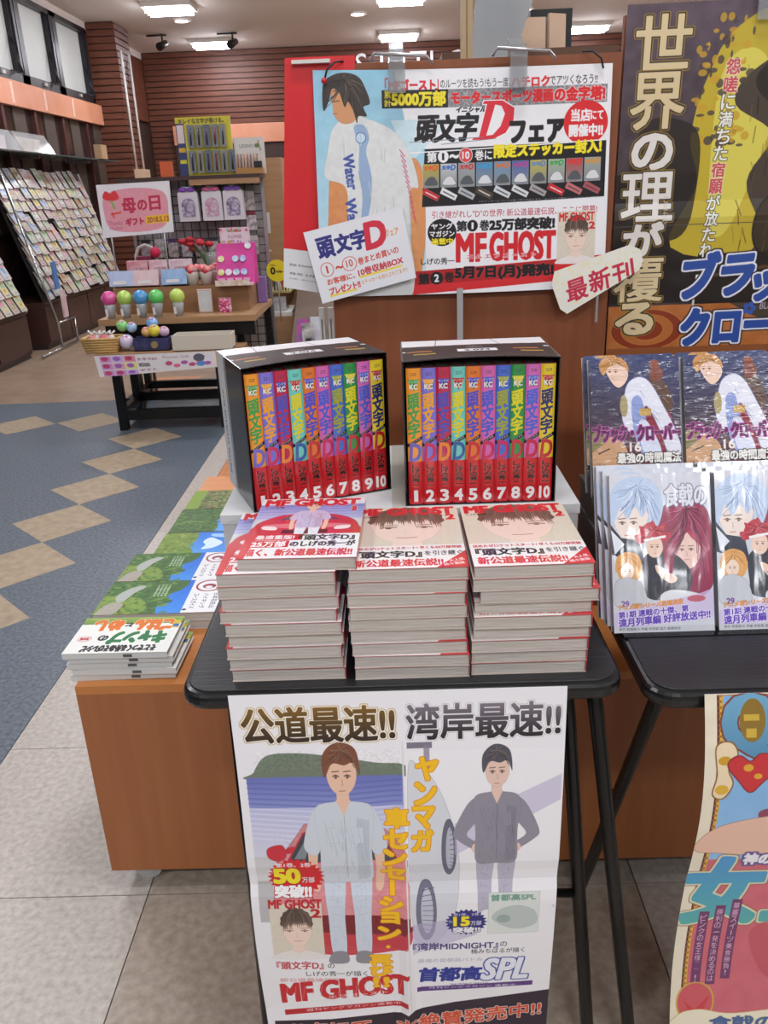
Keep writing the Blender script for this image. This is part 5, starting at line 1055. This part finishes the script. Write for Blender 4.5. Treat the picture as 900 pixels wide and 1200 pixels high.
tag(sheet('price_strip', quad_fn((-1.665, 4.583, .335), (-.89, 4.583, .375), (-.89, 4.583, .46), (-1.68, 4.583, .455)), sm), 'flowered paper price strip on the front of the low shelf', 'sign')
rs = thing('wood_riser', 'wooden step on the gift table, carrying flowers and the pink stand', 'riser', (-1.24, 5.22, .6152)); B('top', -.44, .375, -.14, .3, .13, .15, wood_g2, rs); B('front', -.44, .375, -.14, -.12, 0, .13, wood_g2, rs); B('side', -.44, -.42, -.12, .3, 0, .13, wood_g2, rs); B('side', .355, .375, -.12, .3, 0, .13, wood_g2, rs)
# balls in cups
cup_m = mat('cup_pale', 'b8b4b4', .3, coat=.6, col2='9aa4ac', nscale=40)
for k, (px, c, nm) in enumerate([(-1.655, 'd04a92', 'magenta'), (-1.565, 'a8c85a', 'lime'), (-1.47, '4a90c8', 'blue'), (-1.378, '5cc060', 'green'), (-1.255, 'b4cc5c', 'yellow-green')]):
    t = thing('ball_gift', '%s balloon-like ball gift on a wrapped cup, %s in the row' % (nm, ORD[k+1]), 'gift', (px, 4.91, .6153), 0, 'ball gifts on the gift table')
    MB().lathe([(.022, 0), (.034, .07), (.03, .085)], n=12).build('cup', cup_m, t); MB().ball((0, 0, .112), .045, 16, 10).build('ball', mat('ball_'+nm, c, .22, coat=.7, bump=.1), t)
    MB().box(-.02, -.005, -.034, -.03, .02, .06).build('cup_label', mat('paper_white'), t, rot=(.1, 0, 0))
# folded towels, gift bags behind
for k, (x, c, c2, nm, z) in enumerate([(-1.63, 'a8b8dc', 'c0c8e4', 'pale blue', .77), (-1.48, 'd8b4bc', 'e0c8cc', 'pale pink', .77), (-1.31, '7ba0d0', 'a0bce0', 'sky blue', .77)]):
    t = thing('towel_pack', '%s wrapped towel pack behind the ball gifts' % nm, 'towel', (x, 5.10, .777)); MB().box(-.075, .075, 0, .05, 0, .09).build('towel', mat('towel_%d' % k, c, .5, col2=c2, nscale=14, coat=.4), t, .012, rot=(-.25, 0, .05*(k-1))); B('band', -.05, .03, -.004, -.0, .01, .03, mat('paper_white'), t, rot=(-.25, 0, 0))
for k, (x, c, c2, nm) in enumerate([(-1.58, 'c87a88', 'e0b0b8', 'rose'), (-1.44, 'd8a0b4', 'e8d8dc', 'pink'), (-1.31, 'd8b4c4', 'e8dce0', 'pale pink')]):
    t = thing('gift_box', '%s wrapped gift box behind the towel packs' % nm, 'gift', (x, 5.3, .7655)); B('box_body', -.065, .065, 0, .05, 0, .14, mat('giftbox_%d' % k, c, .4, col2=c2, nscale=22), t, .003); B('box_window', -.04, .04, -.002, 0, .03, .1, mat('window_pale', 'd0c4cc', .2, col2='b87a8c', nscale=60), t)
# flower pots with roses
def roses(mb, cx, cy, cz, n, r, s, seed):
    q = random.Random(seed)
    for _ in range(n): mb.ball((cx+q.uniform(-r, r), cy+q.uniform(-r, r), cz+q.uniform(-.01, .015)), s*q.uniform(.8, 1.2), 8, 5)
    return mb
for k, (x, lb) in enumerate([(-1.205, 'left white pot of pink and red roses on the wooden step'), (-1.12, 'middle white pot of pink and red roses on the wooden step'), (-1.075, 'right rear white pot of pink roses in a wrapper')]):
    t = thing('rose_pot', lb, 'flowers', (x, 5.14+(.1 if k == 2 else 0), .7655+(0)), 0, 'rose pots on the step')
    MB().lathe([(.03, 0), (.04, .06), (.042, .075), (.036, .076)], n=14).build('pot', mat('pot_white', 'c8c0b8', .5), t)
    roses(MB(), 0, 0, .09, 9, .03, .018, k).build('rose_heads', mat('rose_pink', 'd86a72', .6, col2='e8a09a', nscale=30), t); roses(MB(), 0, -.02, .085, 3, .022, .017, k+9).build('red_roses', mat('rose_red', 'b8203c', .6), t)
    MB().lathe([(.034, .07), (.041, .1), (.038, .1)], n=10).build('wrapper', mat('wrap_clear', 'd8ccc8', .2, alpha=.4), t)
# carnations in a vase
t = thing('carnation_vase', 'glass vase of red carnations in front of the wire grid', 'flowers', (-1.14, 5.42, .7655))
MB().lathe([(.03, 0), (.034, .12), (.038, .17), (.034, .17)], n=14).build('vase', mat('vase_glass', 'b0b4b0', .1, alpha=.45, coat=.5), t)
mb = MB(); q = random.Random(3); heads = []
for k in range(9):
    hx, hz = q.uniform(-.17, .03), q.uniform(.19, .25); heads.append((hx, q.uniform(-.03, .03), hz)); mb.tube([(0, 0, .02), (hx*.4, 0, .16), (hx, heads[-1][1], hz)], .003, 5)
mb.build('stems', mat('stem_green', '55704a', .6), t)
mb = MB()
for hx, hy, hz in heads: mb.ball((hx, hy, hz), .03, 8, 5, (1, 1, .6))
mb.build('carnation_heads', mat('carnation_red', 'a81c2c', .7, bump=1, bscale=80), t)
# miniature chair
t = thing('small_chair', 'little white arched chair ornament with a red flower', 'ornament', (-1.56, 5.455, .7655))
MB().tube([(-.06, 0, 0), (-.065, 0, .16), (-.04, 0, .21), (0, 0, .225), (.04, 0, .21), (.065, 0, .16), (.06, 0, 0)], .011, 8).build('chair_back', wht, t); B('seat', -.06, .06, -.08, .0, .07, .085, wht, t); B('cushion', -.045, .045, -.07, -.0, .085, .16, mat('cushion_wine', '8a3050', .6), t)
for x in (-.05, .05): B('leg', x-.006, x+.006, -.08, -.068, 0, .07, wht, t)
MB().ball((.07, -.03, .18), .034, 10, 6).build('flower', mat('flower_hot', 'cc2450', .7, bump=1, bscale=60), t)
# picture frame + postcard
t = thing('photo_frame', 'small white frame with a beaded pink edge leaning on the wooden step', 'frame', (-1.118, 5.02, .6155)); fr = wht
sheet('print', rect_fn(-.033, .033, -.004, .012, .125), mat('print_pale', 'c8ccd0', .4, col2='b8bcc4', nscale=20), t); 
mb = MB()
for i in range(9):
    for zz in (.006, .131): mb.ball((-.038+i*.0095, -.002, zz), .0055, 6, 4)
for i in range(12):
    for xx in (-.038, .038): mb.ball((xx, -.002, .01+i*.0105), .0055, 6, 4)
mb.build('beaded_edge', mat('bead_pink', 'd8b8b0', .5), t); B('backing', -.04, .04, -.003, .004, 0, .135, wht, t)
t = thing('postcard', 'small pink flowered card standing on the gift table edge', 'card', (-.995, 4.98, .6155)); sheet('print', rect_fn(-.036, .036, -.001, 0, .085), art_mat('postcard_print', art_postcard(), .4), t); B('backing', -.036, .036, 0, .012, 0, .085, wht, t)
# pink badge stand
t = thing('badge_stand', 'hot pink sloping counter stand of round tins with a flowered header', 'display', (-.93, 5.1, .7655)); hot = mat('hot_pink', 'c02a86', .45)
MB().prism([(-.06, 0), (.1, 0), (.1, .23), (.06, .23)], -.115, .115, Matrix(((0, 0, 1, 0), (1, 0, 0, 0), (0, 1, 0, 0), (0, 0, 0, 1)))).build('slope', hot, t, .002)
sheet('header', lambda u, v: (-.09+.18*u, .065, .225+.095*v), art_mat('badge_header_print', art_badge_header(), .4), t, 1, 1, .002)
B('ledge', -.115, .11, -.095, -.058, 0, .014, mat('ledge_white', 'd8d0d8', .4, col2='c8b0a0', nscale=30), t); sheet('ledge_front', rect_fn(-.115, .09, -.0955, .0, .032), mat('ledge_print', 'd8d4d0', .4, col2='c8a890', nscale=40), t)
for k, (x, s, c) in enumerate([(-.085, .62, 'c8c050'), (.0, .62, '90b4d0'), (.045, .62, '8090d0'), (-.085, .30, 'c8c05c'), (-.04, .30, 'd0c0cc'), (.005, .30, '6aa0cc'), (.052, .30, '80a0d4'), (.075, .92, 'b8bcc8')]):
    y = -.06+.12*s; zc = .23*s; MB().tube([(x, y-.001, zc), (x, y-.011, zc+.005)], .0195, 16).build('tin', mat('tin_%d' % k, c, .25, col2='d8d8dc', nscale=30, coat=.6), t)
for k in range(4): B('price_chip', -.1+.05*k, -.062+.05*k, -.0575, -.05, .028, .04, mat('chip_pink', 'e0a0c4', .4), t)
t = thing('purple_bag', 'small purple gift bag on the right end of the gift table', 'bag', (-.832, 5.42, .6155)); MB().prism([(-.03, -.03), (.03, -.03), (.026, .03), (-.026, .03)], 0, .16).build('bag_body', mat('bag_purple', '8a6aa8', .5), t, .003); MB().tube([(-.02, 0, .16), (-.015, 0, .2), (.015, 0, .2), (.02, 0, .16)], .002, 5).build('handle', mat('bag_purple'), t)
# baskets on the low shelf
wick = mat('wicker', 'b08850', .7, col2='c8a468', nscale=4, scale=(40, 40, 90), bump=1, bscale=120)
t = thing('wicker_basket', 'rectangular wicker basket of bow-tied sachets at the low shelf\'s left end', 'basket', (-1.655, 4.7, .4602))
mb = MB()
for k in range(6):
    s = 1+.04*k; zz = k*.014; mb.tube([(-.085*s, -.055*s, zz+.007), (.085*s, -.055*s, zz+.007), (.085*s, .055*s, zz+.007), (-.085*s, .055*s, zz+.007), (-.085*s, -.055*s, zz+.007)], .0085, 6)
mb.build('basket_sides', wick, t); B('basket_bottom', -.085, .085, -.055, .055, 0, .01, wick, t)
for k in range(5):
    s = thing('sachet', ['pink sachet with a white bow standing tallest in the wicker basket', 'pink sachet at the front of the wicker basket', 'white sachet in the middle of the wicker basket', 'rose sachet at the right end of the wicker basket', 'small red sachet behind in the wicker basket'][k], 'gift', (-1.71+.028*k, 4.69+.012*(k % 2), .4705), 0, 'sachets in the wicker basket')
    MB().ball((0, 0, .045), .026, 8, 6, (1, 1, 1.6)).build('pouch', mat('sachet_%d' % (k % 3), ['d0808c', 'd8c8c8', 'c05a6c'][k % 3], .4, coat=.5), s); MB().tube([(-.02, 0, .10+.01*(k == 0)), (0, 0, .088), (.02, 0, .105)], .006, 6).build('bow', mat('ribbon_white', 'd8d4d4', .4), s)
t = thing('navy_basket', 'dark navy basket full of ball gifts, middle of the low shelf', 'basket', (-1.37, 4.7, .4602))
mb = MB(); mb.box(-.1, .1, -.05, -.044, 0, .07).box(-.1, .1, .044, .05, 0, .07).box(-.1, -.094, -.044, .044, 0, .07).box(.094, .1, -.044, .044, 0, .07).box(-.1, .1, -.05, .05, 0, .006); mb.build('basket_body', mat('navy', '23264a', .5, col2='3a3c6a', nscale=40), t); MB().tube([(.02, -.051, .035), (.02, -.056, .035)], .02, 14).build('round_label', mat('label_gold', '8a7a50', .4), t)
for k, (x, y, zz, r, c, nm) in enumerate([(-.148, -.01, .05, .043, 'b8c4e4', 'clear wrapped blue and pink ball bag left of the navy basket'), (-.175, .035, .135, .033, '84cc74', 'green ball gift above the wicker basket'), (-.12, .03, .125, .03, '9cc0e0', 'pale blue ball gift above the clear bag'), (-.03, .0, .1, .03, 'd8a060', 'orange ball gift in the navy basket'), (.015, -.0, .105, .036, 'd8c83c', 'yellow ball gift in the navy basket'), (.0, .03, .145, .034, '78a8e0', 'blue ball gift topping the navy basket'), (.07, .0, .1, .03, 'd8b0cc', 'pink wrapped gift at the right of the navy basket')]):
    s = thing('ball_gift', nm, 'gift', (-1.37+x, 4.7+y, .4602+zz), 0, 'ball gifts on the low shelf'); MB().ball((0, 0, 0), r, 14, 9).build('ball', mat('bg_'+c, c, .2, coat=.7, col2=('d8b8d0' if k in (0, 6) else None), nscale=30), s); MB().tube([(-.012, -r*.6, r*.8), (0, -r*.5, r*.72), (.014, -r*.6, r*.85)], .006, 5).build('bow', mat('ribbon_pink', 'd890ac', .4), s)
t = thing('white_tray_box', 'empty cream cardboard tray on the right of the low shelf', 'tray', (-1.075, 4.68, .4602)); cr = mat('cream_card', 'c8c0b4', .6)
mb = MB(); mb.box(-.165, .165, -.07, -.066, 0, .085).box(-.165, .165, .066, .07, 0, .085).box(-.165, -.161, -.066, .066, 0, .085).box(.161, .165, -.066, .066, 0, .085).box(-.165, .165, -.07, .07, 0, .004); mb.build('tray_body', cr, t, .0008)
# mother's day sign on a stand
t = thing('mothers_day_sign', 'white and pink mother\'s day sign with a red carnation above the gift table', 'sign', (-1.51, 5.19, 0)); sheet('sign_board', quad_fn((-.215, 0, 1.052), (.212, 0, 1.073), (.221, 0, 1.357), (-.213, 0, 1.349)), art_mat('mothers_day_print', art_mother(), .45), t, 1, 1, .004)
MB().tube([(-.17, .01, .7655), (-.17, .01, 1.15)], .005, 6).build('stand_rod', wire_m, t); MB().tube([(.15, .01, .7655), (.15, .01, 1.15)], .005, 6).build('stand_rod', wire_m, t)
# wire grid with packets, top shelf
t = thing('wire_grid', 'black wire grid rack standing behind the gift table', 'rack', (-1.24, 5.65, 0)); wm = mat('grid_black', '1c1a1c', .4, .3)
mb = MB()
for k in range(17): mb.tube([(-.42+k*.0525, 0, .2), (-.42+k*.0525, 0, 1.36)], .0028, 4)
mb.build('upright_wires', wm, t); mb = MB()
for k in range(22): mb.tube([(-.42, .004, .22+k*.0525), (.42, .004, .22+k*.0525)], .0028, 4)
mb.build('cross_wires', wm, t)
for x in (-.43, .43): B('post', x-.01, x+.01, -.01, .01, 0, 1.36, wire_m, t)
B('top_shelf', -.46, .44, -.16, .1, 1.362, 1.385, mat('shelf_dark', '3a2420', .5), t); B('shelf_edge', -.0, .44, -.165, -.16, 1.33, 1.362, wood_g, t); B('backdrop', -.42, .42, .05, .06, .3, 1.36, mat('backdrop_grey', 'a8a6a8', .8, col2='8a7a7c', nscale=12), t)
for k, (x, c, nm) in enumerate([(-1.27, '7a4aa8', 'left purple'), (-1.12, 'd06a9a', 'middle pink'), (-.985, '7a50b0', 'right purple')]):
    s = thing('bow_gift_box', 'white gift box with arched window and %s bow on the grid' % nm, 'gift', (x, 5.56, 1.118)); s.scale = (.95, 1, .84); wb = mat('box_white', 'd0ccd2', .4)
    MB().prism([(-.068, 0), (.068, 0), (.066, .2), (.03, .245), (-.03, .245), (-.066, .2)], -.03, .03, Matrix(((1, 0, 0, 0), (0, 0, -1, 0), (0, 1, 0, 0), (0, 0, 0, 1)))).build('box_body', wb, s, .002)
    pts = [(-.045, .03), (.045, .03), (.045, .12)]+[(.045*math.cos(PI*i/8), .12+.045*math.sin(PI*i/8)) for i in range(1, 8)]+[(-.045, .12)]
    MB().prism(pts, .03, .033, Matrix(((1, 0, 0, 0), (0, 0, -1, 0), (0, 1, 0, 0), (0, 0, 0, 1)))).build('box_window', mat('bx_win_%d' % k, ['6a5a86', 'b87a92', '5a4a78'][k], .3, col2='c8c0d0', nscale=40), s)
    rb = mat('bow_%d' % k, c, .4)
    MB().ball((-.028, -.035, .225), .024, 8, 6, (1.3, .5, .7)).ball((.028, -.035, .225), .024, 8, 6, (1.3, .5, .7)).ball((0, -.04, .222), .01, 6, 4).build('bow', rb, s)
q = random.Random(11)
rowsP = [(1.17, [-.95, -.9][0:0]), (.98, None), (.86, None)]
n = 0
for r_i, zz in enumerate((1.2, 1.08, .93, .8)):
    for c_i in range(9):
        x = -1.6+.088*c_i
        if r_i < 2 and x < -.94: continue
        if c_i == 8 and r_i == 3: continue
        n += 1
        s = thing('hanging_packet', 'small clear packet on the wire grid, %s row down, %s from its left end' % (ORD[r_i+1], ORD[c_i+1]), 'packet', (x, 5.635, zz), 0, 'packets hanging on the wire grid')
        B('card_top', -.03, .03, -.003, 0, .06, .085, mat('packet_top_%d' % (n % 5), ['4a3a60', 'b0a8a4', '7a2a3a', '2a2c34', 'b8b0b4'][n % 5], .4), s); B('packet_body', -.032, .032, -.01, 0, -.03, .06, mat('packet_%d' % (n % 4), ['d0ccca', 'c8c0bc', 'd8d4d8', 'b8a8b0'][n % 4], .25, coat=.6, col2='8a8088', nscale=50), s)
# yellow pen display
t = thing('pen_display', 'yellow header display of hanging pen packs on the dark shelf', 'display', (-1.135, 5.58, 1.3855)); sheet('display_board', rect_fn(-.17, .172, 0, 0, .335), art_mat('pens_print', art_pens(), .4), t, 1, 1, .006)
for r_i in range(2):
    for k in range(5 if r_i == 1 else 6):
        s = B('pen_pack', -.103+k*.05+(.005*r_i), -.065+k*.05+(.005*r_i), -.02, -.006, .015+r_i*.145, .145+r_i*.145, mat('pack_clear_%d' % (k % 3), ['7a8088', '8a8a84', '6c7480'][k % 3], .15, coat=.9), t)
        MB().tube([(-.085+k*.05+.005*r_i, -.022, .03+r_i*.145), (-.082+k*.05+.005*r_i, -.024, .125+r_i*.145)], .005, 6).build('pen', mat('pen_%d' % (k % 4), ['1c2440', '24262c', '3a2a50', '7a2430'][(k+r_i) % 4], .25), s)
# LEGNO display
t = thing('wood_pen_display', 'pale counter display of wooden pens with a leaf on its header', 'display', (-.87, 5.58, 1.3855)); sheet('display_board', rect_fn(-.09, .1, .03, .0, .21), art_mat('wood_pen_print', art_legno(), .5), t, 1, 1, .004)
B('tray', -.08, .09, -.05, .02, .0, .035, mat('tray_wood', 'a87a44', .5), t); 
for k in range(7): MB().tube([(-.068+k*.02, -.01, .03), (-.066+k*.02, .0, .115)], .004, 6).build('pen', mat('wpen_%d' % (k % 3), ['8a3a2c', '5a3020', '9a5a34'][k % 3], .4), t)
B('black_clip_box', .04, .085, -.06, -.02, .036, .07, mat('black_plastic'), t)
for k, (x, c, nm) in enumerate([(-1.385, 'c8582c', 'orange')]):
    tag(B('paper_pot', x-.04, x+.03, 5.55, 5.6, 1.3855, 1.475, mat('pot_orange', c, .5), None, .003), 'small orange pot at the left end of the dark shelf', 'pot')
# wood shelving unit to the right of the grid
t = thing('shelf_unit', 'wooden shelving unit with a tall end panel right of the wire grid', 'shelf', (-.83, 6.3, 0)); 
B('end_panel', -.02, .11, -.3, .25, .76, 1.49, wood_g, t); B('back_upright', -.3, .11, .2, .25, 0, .76, wood_g, t); B('base_cabinet', -.3, .11, -.28, .2, 0, .44, wood_g, t); B('shelf_board', -.1, .1, -.28, .1, .44, .47, wht, t); B('shelf_board', -.06, .1, -.26, .2, .60, .615, mat('shelf_yellow', 'a8a060', .5), t); B('shelf_board', -.2, -.02, -.25, .1, 1.2, 1.215, wht, t)
for k in range(7): tag(MB().tube([(-.865+k*.02, 6.08, .6155), (-.865+k*.02, 6.09, .72)], .006, 6).build('pen', mat('upen_%d' % (k % 4), ['c04050', '30404c', '8a8aa8', 'c8c8c8'][k % 4], .3)), 'standing pen, %s from the left on the narrow yellow shelf' % ORD[k+1], 'pen', 'pens on the narrow shelf')
tag(sheet('small_notice', rect_fn(-.86, -.765, 6.04, .475, .575), mat('notice', 'b8b8bc', .4, col2='8a8a90', nscale=30)), 'small white notice on the wooden unit\'s shelf', 'notice')
t = thing('round_price_sign', 'round yellow price sign beside the pink stand', 'sign', (-.81, 5.60, .785)); mb = MB(); N = 28
mb.quad([(.07*math.cos(2*PI*i/N), 0, .07*math.sin(2*PI*i/N)) for i in range(N)], [(.5+.5*math.cos(2*PI*i/N), .5+.5*math.sin(2*PI*i/N)) for i in range(N)]); mb.quad([(.07*math.cos(-2*PI*i/N), .003, .07*math.sin(-2*PI*i/N)) for i in range(N)], None, 1); mb.build('disc', [art_mat('yellow_disc_print', art_yellowdisc(), .4), mat('paper_white')], t)
t.location = (-.755, 5.62, .79); MB().tube([(0, .004, -.33), (0, .004, .0)], .004, 6).build('rod', wire_m, t)
for k, (z_, c) in enumerate(((.9, 'b8b030'), (.9, '3a9a90'), (1.02, 'c8c4c8'))):
    tag(B('tube_pack', -.872+.028*k, -.852+.028*k, 5.76, 5.77, z_, z_+.13, mat('tp_%d' % k, c, .4)), ['yellow', 'teal', 'white'][k]+' narrow pack on the hooks above the yellow price sign', 'packet')
t = thing('white_hook', 'white hook rail above the yellow price sign', 'hook', (-.85, 5.75, 1.045)); B('bar', -.05, .05, -.005, .005, 0, .012, wht, t); B('bar', -.05, .05, -.005, .005, -.14, -.128, wht, t)
tag(B('white_board', -.98, -.82, 5.68, 5.69, .28, .58, wht), 'white board below the gift table\'s right end', 'board')
# sloping bench and books beyond
t = thing('magazine_bench', 'grey-brown sloping magazine bench beyond the turned box set', 'bench', (-.45, 5.4, 0)); MB().prism([(0, 0), (1.6, 0), (1.6, .62), (.9, .62), (0, .2)], -.25, .35, Matrix(((0, 0, 1, 0), (1, 0, 0, 0), (0, 1, 0, 0), (0, 0, 0, 1)))).build('bench_body', mat('bench_brown', '5e4c40', .6), t)
for k in range(8): tag(B('magazine', -.69+.012*k, -.685+.05+.012*k, 6.35+.08*k, 6.37+.08*k, .62, .74, mat('mag_%d' % (k % 5), ['c89a3a', 'b8b0a8', '5a6a9a', '8a5a7a', 'c8c8cc'][k % 5], .4)), 'thin magazine standing on the bench, %s from the front' % ORD[k+1], 'magazine', 'magazines on the bench')
# far shelving seen between the posters
t = thing('far_rack', 'pale far shelving seen in the gap between the two big posters', 'shelf', (1.35, 5.2, 0)); 
B('back_board', -.3, .5, .1, .12, 0, 1.7, mat('rack_brown', '7a5a44', .6), t)
for z_ in (.5, .72, .94, 1.16, 1.38): B('shelf_board', -.3, .5, -.12, .1, z_, z_+.02, wht, t)
for k, (z_, x) in enumerate([(z_, x) for z_ in (.52, .74, .96, 1.18, 1.4) for x in (-.26, -.16, -.06, .04, .14, .26)]):
    tag(B('stationery_box', 1.35+x, 1.35+x+.08, 5.1, 5.2, z_+.0005, z_+.14, mat('sbx_%d' % (k % 6), ['b8bcc8', '7ab0a4', 'c8c8cc', '9a9aa8', '6a4a3a', 'a8b8cc'][k % 6], .4)), '%s stationery box, %s along, on the %s shelf up of the far rack' % (['pale blue', 'teal', 'white', 'grey', 'brown', 'light blue'][k % 6], ORD[k % 6+1], ORD[k//6+1]), 'box', 'stationery boxes on the far rack')
# ---------------------------------------------------------------- card racks at the left wall
cab = mat('cabinet_dark', '3a2420', .35, col2='422a24', nscale=4); rack_m = mat('rack_dark', '2e2a2a', .4); acr = mat('acrylic', 'c4ccd0', .08, alpha=.22, coat=.6)
cards = [art_mat('card_print_%d' % k, art_card(k), .35, coat=.3) for k in range(10)]; CN = ['cream', 'rose', 'blue', 'yellow', 'tan', 'pale green', 'white', 'dusty pink', 'grey-blue', 'golden brown']
def cabinet(label, y0, y1, h):
    t = thing('card_cabinet', label, 'cabinet', (-3.36, (y0+y1)/2, 0)); d = (y1-y0)/2
    B('cabinet_body', -.2, .19, -d, d, .04, h-.02, cab, t); B('cabinet_top', -.2, .21, -d, d, h-.02, h, cab, t); B('plinth', -.2, .17, -d, d, 0, .04, rack_m, t)
    n = max(1, int(round((y1-y0)/.62)))
    for k in range(n): B('door', .19, .2, -d+.01+k*2*d/n, -d-.01+(k+1)*2*d/n, .06, h-.04, cab, t)
cabinet('dark brown low cabinet under the near card rack', 4.6, 7.2, .40); cabinet('dark brown low cabinet under the far card rack', 7.6, 10.4, .42)
def rack(label, y0, y1, z0, z1, x0, x1):
    t = thing('card_rack', label, 'rack', (0, 0, 0)); mb = MB(); mb.quad([(x0-.02, y0, z0), (x0-.02, y1, z0), (x1-.02, y1, z1), (x1-.02, y0, z1)]); mb.quad([(x1-.03, y0, z1), (x1-.03, y1, z1), (x0-.03, y1, z0), (x0-.03, y0, z0)]); mb.build('back_slope', rack_m, t)
    for y in (y1,): MB().prism([(x0, z0), (x1, z1), (x1-.05, z1), (x1-.05, z0)], y-.006, y+.006, Matrix(((1, 0, 0, 0), (0, 0, 1, 0), (0, 1, 0, 0), (0, 0, 0, 1)))).build('end_panel', acr if y == y0 else wht, t)
    return t
rack('tall sloping rack of greeting cards on the left wall, the far one', 7.62, 9.9, .42, 1.55, -3.15, -3.46); rack('near sloping rack of greeting cards, cut by the frame edge', 4.7, 7.16, .40, 1.5, -3.13, -3.5)
cproto = None
def card(label, group, loc, k, w_=.1, h_=.155, lean=.28):
    global cproto
    if cproto is None:
        cproto = sheet('greeting_card', lambda u, v: (0, w_*0+.10*(u-.5), .155*v), cards[0], None, 1, 1, -.002)
        o = cproto
    else: o = cproto.copy(); C.objects.link(o)
    o.data = cdata[k]; o.location = loc; o.rotation_euler = (0, -lean-.17, random.uniform(-.05, .05)); tag(o, label, 'card', group); return o
cdata = []
for k in range(10):
    o = sheet('greeting_card', lambda u, v: (.001, .128*(u-.5), .185*v), cards[k], None, 1, 1, .003); cdata.append(o.data)
    bpy.data.objects.remove(o)
cproto = bpy.data.objects.new('greeting_card', cdata[0]); C.objects.link(cproto); first_card = cproto
NR, NC = 11, 14
idx = 0
rr = random.Random(5)
for r_i in range(NR):
    z_ = .44+(1.55-.44-.15)*r_i/(NR-1); x_ = -3.15+(-3.46+3.15)*(z_-.42)/1.13
    for c_i in range(NC):
        y_ = 7.71+c_i*.157+rr.uniform(-.01, .01); k = rr.choice([0, 0, 1, 2, 3, 4, 5, 6, 6, 6, 7, 8, 9, 0])
        if idx and rr.random() < .05: continue
        lb = '%s card, %s from the near end, %s row up on the far card rack' % (CN[k], ORD[c_i+1] if c_i < 16 else ['seventeenth', 'eighteenth'][c_i-16], ORD[r_i+1])
        if idx == 0: o = first_card; o.data = cdata[k]; o.location = (x_+.036, y_, z_); o.rotation_euler = (0, -.45, 0); tag(o, lb, 'card', 'greeting cards on the far rack')
        else: card(lb, 'greeting cards on the far rack', (x_+.036+rr.uniform(-.004, .004), y_, z_+rr.uniform(-.015, .015)), k)
        idx += 1
for r_i in range(6):
    z_ = .42+r_i*.13; x_ = -3.13-.37*(z_-.4)/1.1
    for c_i in range(15):
        y_ = 4.95+c_i*.15; k = rr.randint(0, 9); 
        if r_i >= 4 and c_i == 14: continue
        card('%s card, %s from the far end, %s row up on the near card rack' % (CN[k], ORD[15-c_i], ORD[r_i+1]), 'greeting cards on the near rack', (x_+.036, y_, z_), k)
# chrome rail at the far rack's near end
t = thing('chrome_rail', 'bent chrome guard rail slanting down at the near end of the far card rack', 'rail', (0, 0, 0)); ch = mat('chrome_soft', 'a8a8ac', .22, .9)
MB().tube([(-3.24, 7.40, 1.50), (-3.05, 7.56, .26), (-3.05, 7.585, .02)], .013, 8).build('rail_tube', ch, t); MB().tube([(-3.05, 7.98, .24), (-3.05, 7.98, .02)], .011, 8).build('rail_leg', ch, t); MB().tube([(-3.05, 7.57, .24), (-3.05, 7.98, .24)], .01, 8).build('rail_bar', ch, t); MB().tube([(-3.05, 7.1, .02), (-3.05, 8.0, .02)], .01, 8).build('rail_bar', ch, t)
tag(B('blue_pouch', -3.10, -3.085, 7.76, 7.85, .52, .76, mat('pouch_blue', '4f78b0', .4)), 'blue pouch hanging in front of the far card rack', 'pouch'); tag(B('pink_pouch', -3.08, -3.065, 7.8, 7.9, .26, .5, mat('pouch_pink', 'c8a0a8', .3, coat=.5, col2='d8c8cc', nscale=12)), 'pale pink pouch hanging below the blue pouch', 'pouch')
t = thing('glass_shelf', 'glass wall shelf above the card racks', 'shelf', (-3.4, 8.2, 1.69)); B('glass', -.15, .16, -3.2, 2.6, 0, .012, mat('glass_grey', '5a6464', .1, alpha=.75), t); 
for y in (-1.2, .2, 1.6): B('bracket', -.15, .12, y, y+.02, -.03, 0, ch, t)
for k, (y0, y1, c) in enumerate([(7.25, 7.95, 'd8c8cc'), (8.0, 8.75, 'c8b8a0')]):
    t = thing('acrylic_box', ['clear acrylic box of pale cards, near one on the glass shelf', 'clear acrylic box of pale cards, far one on the glass shelf'][k], 'box', (-3.38, y0, 1.7025)); MB().prism([(-.12, 0), (.13, 0), (.04, .17), (-.12, .17)], 0, y1-y0, Matrix(((1, 0, 0, 0), (0, 0, 1, 0), (0, 1, 0, 0), (0, 0, 0, 1)))).build('box_shell', mat('acr2', 'd0d4d8', .1, alpha=.4, coat=.8), t); B('card_bundle', -.1, .02, .05, y1-y0-.05, .01, .13, mat('bundle_%d' % k, c, .5, col2='e0d8d8', nscale=8), t)
tag(B('paper_bag_small', -3.28, -3.2, 10.0, 10.2, 1.7035, 1.85, mat('kraft', 'a88a68', .6)), 'small kraft bag at the far end of the glass shelf', 'bag')
